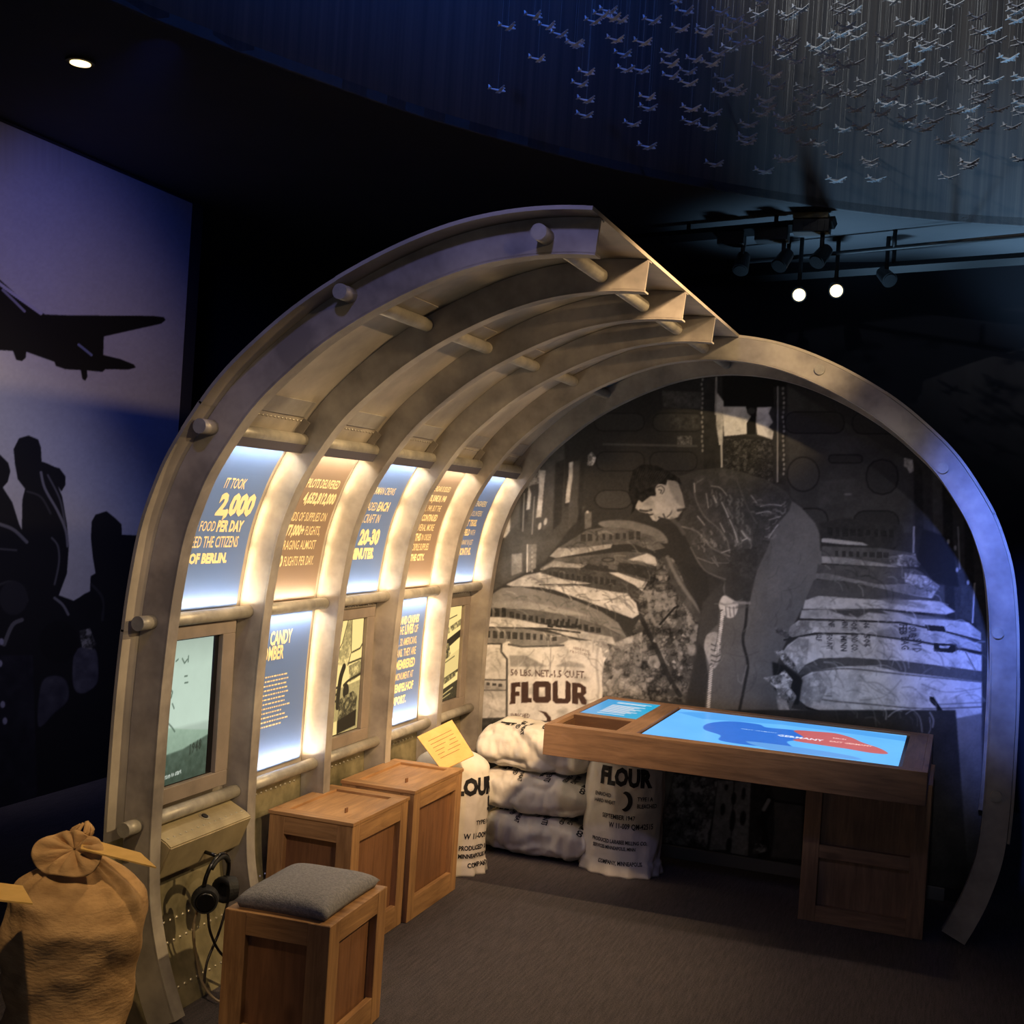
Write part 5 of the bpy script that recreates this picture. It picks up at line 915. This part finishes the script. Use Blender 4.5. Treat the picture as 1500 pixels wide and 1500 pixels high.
def fascia_dist(px, py):
    d = ray(px, py); d = d/(d@CF); best = None
    for (a, b) in zip(E2, E2[1:]):
        ex_, ey_ = b[0]-a[0], b[1]-a[1]; det = d[0]*(-ey_)+d[1]*ex_
        if abs(det) < 1e-9: continue
        t = (a[0]*(-ey_)+a[1]*ex_)/det; s_ = (d[0]*a[1]-d[1]*a[0])/det
        if 0 <= s_ <= 1 and t > 1: best = t if best is None else min(best, t)
    return best, d
PLY = []
for k, (px, py) in enumerate(PP):
    t, d = fascia_dist(px, py)
    if t is None: continue
    for _ in range(30):
        f = rng.uniform(.74, .93); p = EYE+d*t*f
        while p[2] < CH+.07 and f < .975: f += .01; p = EYE+d*t*f
        if all(np.linalg.norm(p-q) > .085 for q in PLY): break
    if p[2] < CH+.06: continue
    PLY.append(p); o = bpy.data.objects.new('model_plane', PM); COL.objects.link(o); o.location = p; sc = .098*t*f/6.0*rng.uniform(.94, 1.06); o.scale = (sc,)*3
    o.rotation_euler = (0, 0, math.radians(42)+rng.normal(0, .08))
    zone = ('at the left edge' if px < 900 else 'left of centre' if px < 1060 else 'in the centre' if px < 1240 else 'at the right'); hgt = 'top' if py < 75 else 'middle' if py < 165 else 'lowest'
    tag(o, 'pale model plane on a thread, %s rows of the swarm, %s' % (hgt, zone), 'model plane', 'model planes hanging above the display')
    s_ = bpy.data.objects.new('thread', sm); COL.objects.link(s_); s_.parent = o; s_.scale = (1/sc, 1/sc, (FT-p[2])/sc); s_.rotation_euler = (0, 0, 0)
# ------------------------------------------------------------------ flour sacks
M_PAPER = mat('sack_paper', rgb(206, 200, 188), rgb(222, 216, 204), scale=6, rough=.7, bump=.55, bscale=11)
from mathutils import noise as mn
def sack_lying(label, c, L, W, H, rz, seed, group='lying flour sacks', tilt=(0, 0)):
    """pillow: L along x, W along y. base at c"""
    nu, nv = 110, 70; V = []
    for j in range(nv):
        a = 2*math.pi*j/nv
        for i in range(nu+1):
            u = i/nu*2-1; e = max(1-abs(u)**5.0, 0)**.42; k = .30+.70*e if abs(u) > .9 else (.30+.70*e)
            ca, sa = math.cos(a), math.sin(a); y = math.copysign(abs(ca)**.62, ca)*W/2*(.80+.20*e); z = math.copysign(abs(sa)**.72, sa)*H/2*max(e, .10)
            x = u*L/2
            q = Vector((x*7+seed*3.1, y*7, z*5+seed)); dn = mn.fractal(q, 1.0, 2.0, 4)*.013*(.35+e); q2 = Vector((x*3.2+seed, y*9, z*3)); rd = abs(mn.noise(q2*2.2))
            wr = mn.noise(Vector((x*26, y*8+seed, z*8)))*.006*abs(u)**2
            rd2 = abs(mn.noise(Vector((x*11+y*6, y*15-x*5+seed*2, z*6)))); r = 1+(dn*1.6-.020*(1-min(1, rd*2.4))-.010*(1-min(1, rd2*2.6)))/max(.05, H/2)*.5
            z = z*r+wr; y = y*r+wr
            if z < -H*.44: z = -H*.44+(z+H*.44)*.2
            V.append((c[0]+x, c[1]+y, c[2]+H*.46+z))
    F = [(j*(nu+1)+i, j*(nu+1)+i+1, ((j+1) % nv)*(nu+1)+i+1, ((j+1) % nv)*(nu+1)+i) for j in range(nv) for i in range(nu)]
    F.append(tuple(j*(nu+1) for j in range(nv))); F.append(tuple(j*(nu+1)+nu for j in range(nv))[::-1])
    r = empty('flour_sack', c, label, 'sack', group); bm = bmesh.new(); bv = [bm.verts.new(v) for v in V]; [bm.faces.new([bv[k] for k in f]) for f in F]
    bmesh.ops.recalc_face_normals(bm, faces=bm.faces); bvh = BVHTree.FromBMesh(bm); bmput('sack_body', bm, M_PAPER, r, True); return r, bvh
def print_on(bvh, root, items, place, direction, name='printing', m=M_INK, eps=.0025):
    """items: (text, u, v, size, sx, bold, vertical); place(u,v)->world point off the surface, direction -> ray"""
    for (t, u0, v0, size, sx, bold, rot) in items:
        tv, tf = text_mesh(t, size, sx, bold, 'LEFT')
        b2 = bmesh.new(); vv = [b2.verts.new((x, y, 0)) for x, y in tv]
        for f in tf:
            try: b2.faces.new([vv[k] for k in f])
            except ValueError: pass
        bmesh.ops.subdivide_edges(b2, edges=[e for e in b2.edges if e.calc_length() > .02], cuts=2); bmesh.ops.triangulate(b2, faces=b2.faces)
        b2.verts.index_update(); pos = {}
        for v in b2.verts:
            x, y = v.co.x, v.co.y
            if rot: x, y = y, -x
            o = place(u0+x, v0+y); h = bvh.ray_cast(Vector(o), Vector(direction(u0+x, v0+y)))
            if h[0] is not None: pos[v.index] = h[0]-Vector(direction(u0+x, v0+y)).normalized()*eps
        V, F = [], []; mp_ = {}
        for k, p in pos.items(): mp_[k] = len(V); V.append(tuple(p))
        for f in b2.faces:
            if all(v.index in mp_ for v in f.verts): F.append(tuple(mp_[v.index] for v in f.verts))
        b2.free()
        if V: put(name, V, F, m, root)['kind'] = 'stuff'
base_ = (-1.815, 5.66)
stack = []
for k, (zb, L, W, H, dx, rz) in enumerate(((.004, .56, .36, .205, 0, 0), (.198, .56, .36, .208, -.01, .02), (.395, .56, .37, .228, -.015, -.01))):
    lab = ['bottom paper flour sack of the stack of three beside the mural', 'middle paper flour sack of the stack of three beside the mural', 'top paper flour sack of the stack of three beside the mural'][k]
    r, bvh = sack_lying(lab, (base_[0]+dx, base_[1], zb), L, W, H, rz, k+2)
    X0 = base_[0]-L/2; zc = zb+H
    items = [('FLOUR', .03, .0, .10, .5, .004, False)]
    W2 = W/2
    pl = lambda u, v, X0=X0, zb=zb, H=H: (X0+u, base_[1]-.5+v*0, zb+H*.5+v)
    # letters run over the front edge of the top: cast obliquely from above and in front
    dirv = Vector((0, .75, -.66)).normalized()
    pl = lambda u, v, X0=X0, zb=zb, H=H: (Vector((X0+u, base_[1]-.10, zb+H*.88))+Vector((0, .66, .75))*v-dirv*.6)
    print_on(bvh, r, [('F', .075, .045, .10, .6, .006, True), ('ENRICHED', .17, .075, .028, .7, .001, True), ('HARD WHEAT', .205, .075, .028, .7, .001, True), ('SEPTEMBER', .30, .085, .026, .7, .001, True), ('CONTENTS', .335, .075, .038, .6, .001, True), ('PRODUCED', .42, .075, .028, .7, .001, True), ('MILLING', .455, .065, .032, .7, .001, True), ('FLOUR CO', .51, .05, .030, .8, .002, True)], pl, lambda u, v: dirv)
def sack_standing(label, c, R, H, seed, lines, ang, moon=True, top_sag=0.0):
    nu, nv = 90, 52; V = []
    for j in range(nv+1):
        t = j/nv; z = t*H
        for i in range(nu):
            a = 2*math.pi*i/nu; rx, ry = R*1.06, R*.86
            k = 1.0+.05*math.sin(t*math.pi); 
            if t < .10: k *= 1.10-.6*t+.04*math.sin(a*13+seed)*(1-t*10)
            if t > .86: k *= math.sqrt(max(0, 1-((t-.86)/.14)**2*.93))
            x, y = rx*k*math.cos(a), ry*k*math.sin(a); d = mn.fractal(Vector((math.cos(a)*2.2+seed, math.sin(a)*2.2, z*5)), 1.0, 2.0, 4)*.010+abs(mn.noise(Vector((a*3, z*14, seed))))*.004
            f = 1+d/R; V.append((c[0]+x*f, c[1]+y*f, c[2]+z+.001))
    F = [(j*nu+i, j*nu+(i+1) % nu, (j+1)*nu+(i+1) % nu, (j+1)*nu+i) for j in range(nv) for i in range(nu)]; F.append(tuple(range(nu))[::-1]); F.append(tuple(nv*nu+i for i in range(nu)))
    r = empty('flour_sack', c, label, 'sack'); bm = bmesh.new(); bv = [bm.verts.new(v) for v in V]; [bm.faces.new([bv[k] for k in f]) for f in F]; bmesh.ops.recalc_face_normals(bm, faces=bm.faces); bvh = BVHTree.FromBMesh(bm); bmput('sack_body', bm, M_PAPER, r, True)
    def dr(u, v): a = ang+u/R; return (-math.cos(a), -math.sin(a), 0)
    def pl(u, v): a = ang+u/R; return (c[0]+math.cos(a)*R*2.2, c[1]+math.sin(a)*R*2.2, c[2]+v)
    print_on(bvh, r, lines, pl, dr)
    if moon:
        P = [(.034*math.cos(t), .045*math.sin(t)) for t in np.linspace(-1.75, 1.75, 18)]; Q_ = [(-.024+.036*math.cos(t), .036*math.sin(t)) for t in np.linspace(-1.35, 1.35, 18)]
        V = []; 
        for (u, v) in P+Q_:
            h = bvh.ray_cast(Vector(pl(moon[0]+u, moon[1]+v)), Vector(dr(moon[0]+u, moon[1]+v))); V.append(tuple(h[0]-Vector(dr(moon[0]+u, 0))*.0025))
        put('moon_mark', V, [(k, k+1, 18+k+1, 18+k) for k in range(17)], M_INK, r)
    return r
A1 = math.radians(-75)
sack_standing('standing paper flour sack with a black moon, under the left end of the table', (-1.395, 5.60, 0), .165, .545, 4, [
    ('FLOUR', -.135, .415, .105, .78, .006, False), ('ENRICHED', -.155, .355, .024, .75, .0004, False), ('HARD WHEAT', -.155, .325, .024, .7, .0004, False), ('TYPE I A', .06, .35, .026, .75, .0006, False), ('BLEACHED', .06, .318, .026, .75, .0006, False),
    ('SEPTEMBER 1947', -.11, .262, .028, .8, .0006, False), ('W 11-009 QM-42515', -.07, .222, .034, .72, .0008, False), ('PRODUCED LARABEE MILLING CO.', -.16, .150, .024, .74, .0006, False), ('SERVICES MINNEAPOLIS, MINN', -.155, .122, .022, .74, .0006, False), ('COMPANY, MINNEAPOLIS', -.12, .055, .024, .8, .0006, False)], A1, (.005, .345))
sack_standing('standing paper flour sack wedged between the far crate and the sack stack', (-2.09, 5.19, 0), .155, .53, 9, [
    ('FLOUR', -.10, .36, .10, .72, .006, False), ('!', .09, .285, .08, .8, .006, False), ('TYPE I A', .03, .225, .028, .8, .001, False), ('W 11-009 QM', -.02, .165, .034, .8, .001, False), ('PRODUCED LARABEE', -.04, .115, .028, .8, .001, False), ('MINNEAPOLIS, MINN', -.04, .08, .026, .8, .001, False), ('COMPANY', .0, .04, .026, .9, .001, False)], math.radians(-35), None)
# cards
def card(label, P, m=M_KRAFT, lines=6, foot=None, th=.004):
    """P: four corners (TL TR BR BL) seen from above"""
    c = np.mean(P, 0); P = [np.array(p, float) for p in P]; nrm = np.cross(P[1]-P[0], P[3]-P[0]); nrm /= np.linalg.norm(nrm); nrm = nrm if nrm[2] > 0 else -nrm
    r = empty('information_card', tuple(c if foot is None else foot), label, 'card')
    V = [tuple(p) for p in P]+[tuple(p-nrm*th) for p in P]; put('card_board', V, [(3, 2, 1, 0), (4, 5, 6, 7), (0, 1, 5, 4), (1, 2, 6, 5), (2, 3, 7, 6), (3, 0, 4, 7)], m, r)
    V, F = [], []
    for k in range(lines):
        v0 = .22+k*.1; n0 = len(V)
        for (u, v) in ((.16, v0), (.84-(.1 if k == lines-1 else 0), v0), (.84-(.1 if k == lines-1 else 0), v0+.014), (.16, v0+.014)):
            V.append(tuple((P[0]*(1-u)+P[1]*u)*(1-v)+(P[3]*(1-u)+P[2]*u)*v+nrm*.0008))
        F.append((n0, n0+1, n0+2, n0+3))
    if lines: put('text_lines', V, F, M_INKB, r)
    return r
cs = np.array([-2.155, 5.02, .60])
r = card('tan information card propped on the standing flour sack behind the crates', [(-2.185, 4.985, .606), (-2.085, 5.13, .672), (-1.915, 4.99, .560), (-2.005, 4.86, .505)], foot=(-2.03, 5.06, .50))
tube('card_post', (-2.06, 5.06, .515), (-2.05, 5.02, .588), .006, M_KRAFT, r)
# ------------------------------------------------------------------ burlap sack with tied neck
M_BURL = mat('burlap', rgb(156, 122, 82), rgb(196, 158, 110), scale=9, rough=.95, bump=.28, stretch=(1, 1, 2.5), bscale=55)
BXc, BYc = -2.135, 2.70
def burlap():
    c = (BXc, BYc, 0); r = empty('burlap_sack', c, 'brown burlap sack with a gathered and tied neck, left of the fuselage frame', 'sack')
    nu, nv = 120, 80; V = []
    zs = [0, .03, .12, .25, .38, .50, .56, .60, .625, .645, .655, .66]; rs = [.13, .16, .165, .166, .182, .195, .184, .148, .105, .062, .034, .026]
    for j in range(nv+1):
        t = j/nv; z = .66*t; rr = float(np.interp(z, zs, rs))
        for i in range(nu):
            a = 2*math.pi*i/nu; pl = max(0, (z-.50)/.16); ple = math.sin(a*11+math.sin(a*3)*2)*.012*pl*min(1, rr/.06)
            d = mn.fractal(Vector((math.cos(a)*1.1, math.sin(a)*1.1, z*6)), 1.2, 2.0, 3)*.020*(1-pl*.6)+ple+.004*math.sin(z*46+2*math.sin(a*2)+a)*(1-pl); f = rr+d
            lean = -.012*math.sin(z*9); sh = -.05*max(0, z-.45)*4*(math.cos(a) < 0)*abs(math.cos(a))
            V.append((c[0]+f*.95*math.cos(a)+lean, c[1]+f*.9*math.sin(a), z+sh*.35+.001))
    F = [(j*nu+i, j*nu+(i+1) % nu, (j+1)*nu+(i+1) % nu, (j+1)*nu+i) for j in range(nv) for i in range(nu)]; F.append(tuple(range(nu))[::-1]); F.append(tuple(nv*nu+i for i in range(nu)))
    put('sack_body', V, F, M_BURL, r, True)
    # flared collar above the tie: a thin two-sided frill, wavy rim
    V = []; nr = 16; nz = .668; tl = math.radians(48)
    for j in range(nr+1):
        t = j/nr; rad = .004+.082*t**.8
        for i in range(nu):
            a = 2*math.pi*i/nu; lobes = 1+.16*math.cos(a*2)*t+.10*math.cos(a-4.7)*t
            x = rad*lobes*1.0*math.cos(a); y = rad*lobes*.85*math.sin(a); z = .010+.030*t-.030*t*t+.016*math.sin(a*4+1)*t*(1-.5*t)+.008*math.sin(a*9)*t*(1-t)*4
            V.append((c[0]+.026+x*1.05, c[1]-.035-.02*t+y*math.cos(tl)-z*math.sin(tl), nz+.006+y*math.sin(tl)+z*math.cos(tl)))
    F = [(j*nu+i, j*nu+(i+1) % nu, (j+1)*nu+(i+1) % nu, (j+1)*nu+i) for j in range(nr) for i in range(nu)]
    o = put('neck_ruffle', V, F, M_BURL, r, True); md = o.modifiers.new('s', 'SOLIDIFY'); md.thickness = .004
    bm = bmesh.new(); bm_wire(bm, [(c[0]+.012+.031*math.cos(a), c[1]+.03*math.sin(a), .657+.004*math.sin(a*2)) for a in np.linspace(0, 2*math.pi*2, 40)], .0045, 8); bmput('tie_cord', bm, M_BURL, r, True)
    bm = bmesh.new(); rr = random.Random(5)
    for k in range(9):
        a = rr.uniform(0, 6.28); q = [(c[0]+.012+.01*math.cos(a), c[1]+.01*math.sin(a), .672), (c[0]+.012+.018*math.cos(a+.4), c[1]+.018*math.sin(a+.4), .70), (c[0]+.012+.026*math.cos(a+1), c[1]+.026*math.sin(a+1), .722), (c[0]+.012+.012*math.cos(a+1.6), c[1]+.012*math.sin(a+1.6), .732+.014*rr.random())]
        bm_wire(bm, crom(q, 4), [.008-.0003*j for j in range(13)], 6)
    bmput('neck_tuft', bm, M_BURL, r, True)
burlap()
def P2(px, py, Y): return onY(px, py, Y)
r = card('tan card sticking out to the right of the burlap sack neck', [tuple(onZ(*q, .70)) for q in ((122, 1226), (206, 1249), (229, 1270), (118, 1243))], lines=0, foot=(-2.03, 2.74, .60))
q0 = onZ(-8, 1305, .64)
r = card('tan card cut by the left picture edge, in front of the burlap sack', [tuple(onZ(*q, .64)) for q in ((-60, 1286), (33, 1297), (48, 1323), (-60, 1312))], lines=0, foot=(float(q0[0]), float(q0[1]), 0))
tube('card_post', (q0[0], q0[1], .012), (q0[0], q0[1], .636), .008, M_BLACK, r); tube('card_foot', (q0[0], q0[1], .001), (q0[0], q0[1], .012), .07, M_BLACK, r)
# ------------------------------------------------------------------ ceiling lamps, tracks
dl = onZ(118, 88, CH); d0 = (float(dl[0]), float(dl[1]), CH)
r = empty('downlight', d0, 'small round glowing downlight in the dark ceiling, upper left', 'lamp')
bm = bmesh.new(); bmesh.ops.create_cone(bm, cap_ends=True, segments=28, radius1=.058, radius2=.058, depth=.012); bmesh.ops.translate(bm, vec=(d0[0], d0[1], CH-.0065), verts=bm.verts); bmput('trim_ring', bm, M_BLACK, r)
bm = bmesh.new(); bmesh.ops.create_cone(bm, cap_ends=True, segments=28, radius1=.040, radius2=.040, depth=.004); bmesh.ops.translate(bm, vec=(d0[0], d0[1], CH-.014), verts=bm.verts); bmput('glowing_lens', bm, emit('warm_lens', (1, .72, .30, 1), 4), r)
M_TRK = mat('track_black', rgb(16, 18, 22), rough=.6)
def track(label, a, b, w_, hangers, dz):
    r = empty('lighting_track', tuple((np.array(a)+np.array(b))/2), label, 'lighting track'); bm = bmesh.new(); bm_tube(bm, a, b, w_, n=4 if w_ > .02 else 10); bmput('rail', bm, M_TRK, r)
    for t in hangers: p = np.array(a)*(1-t)+np.array(b)*t; tube('hanger', tuple(p), (p[0], p[1], CH), .012, M_TRK, r)
    return r
TA, TBp = onZ(905, 354, 3.235), onZ(1223, 326, 3.235)
track('front black lighting track under the ceiling, carrying three dark boxes', tuple(TA), tuple(TBp), .035, (.35, .75), 0)
def on_track(px, py):
    Y = 6.8
    for _ in range(6):
        p = onY(px, py, Y); t = (p[0]-TA[0])/(TBp[0]-TA[0]); Y = TA[1]+(TBp[1]-TA[1])*t
    return onY(px, py, Y)
track('thin black pipe running along under the back ceiling', tuple(onZ(1090, 384, 3.2)), tuple(onZ(1600, 335, 3.2)), .012, (.15, .48, .85), 0)
track('rear black lighting track at the back wall, carrying the glowing spotlights', tuple(onZ(960, 416, 3.18)), tuple(onZ(1600, 372, 3.18)), .035, (.2, .6), 0)
def spotlight(label, px, py, Y, top, tgt, glow, box_=None, bxl=None):
    c = onY(px, py, Y); r = empty('track_spotlight', tuple(c), label, 'spotlight'); d = Vector(tgt)-Vector(c); d.normalize(); c = Vector(c)
    bm = bmesh.new(); bm_tube(bm, c-d*.06, c+d*.055, .036, .044, 20); bmput('lamp_can', bm, M_TRK, r)
    bm = bmesh.new(); bm_tube(bm, c+d*.055, c+d*.058, .036, .036, 20); bmput('lens', bm, emit('spot_lens', (1, .80, .42, 1), 3) if glow else M_TRK, r)
    tube('stem', tuple(c), (c.x, c.y, top), .012, M_TRK, r); return r
for k, (px, py) in enumerate(((1087, 386), (1147, 381), (1203, 375))):
    q = on_track(px, py); spotlight('unlit black spotlight hanging from the front track, '+['first from the left', 'second from the left', 'third from the left'][k], px, py, float(q[1]), 3.225, (-1.8, 4.9, 1.0) if k else (-1.3, 5.0, .4), False)
for k, (px, py) in enumerate(((1170, 430), (1224, 424))): 
    spotlight(['glowing spotlight on the rear track, the lower left one', 'glowing spotlight on the rear track, the right one'][k], px, py, 7.35, CH, (.0+.3*k, 2.0, 1.2), True)
spotlight('unlit black spotlight at the far right of the rear track', 1298, 405, 7.35, CH, (1.2, 4.5, 1.0), False)
for k, (px, py, wx) in enumerate(((1073, 352, 38), (1132, 346, 46), (1190, 334, 50))):
    q = on_track(px, py); s_ = wx/1823*7.0/2
    b = (float(q[0]), float(q[1])-.02, float(q[2])); r = empty('track_ballast_box', b, ['black ballast box on the front track, leftmost', 'black ballast box on the front track, middle', 'black ballast box on the front track, rightmost with a yellowed top'][k], 'ballast box')
    box('housing', (b[0]-s_, b[1]-.05, b[2]-.036), (b[0]+s_, b[1]+.05, b[2]+.036), M_TRK, r, .004)
    bm = bmesh.new()
    for j in range(5): bm_box(bm, (b[0]-s_+.012+j*s_*.38, b[1]-.053, b[2]-.026), (b[0]-s_+.02+j*s_*.38, b[1]-.0495, b[2]+.026), 0)
    bmput('cooling_slots', bm, M_TRK, r)['kind'] = 'stuff'
    if k == 2: box('yellowed_plate', (b[0]-s_, b[1]-.056, b[2]+.037), (b[0]+s_*.9, b[1]+.05, min(b[2]+.068, CH-.004)), mat('yellowed_metal', rgb(120, 104, 60), rgb(70, 66, 50), scale=20, rough=.6), r, .002)
for m_ in [M_CEIL, M_CEIL2]:
    if m_.users == 0: bpy.data.materials.remove(m_)
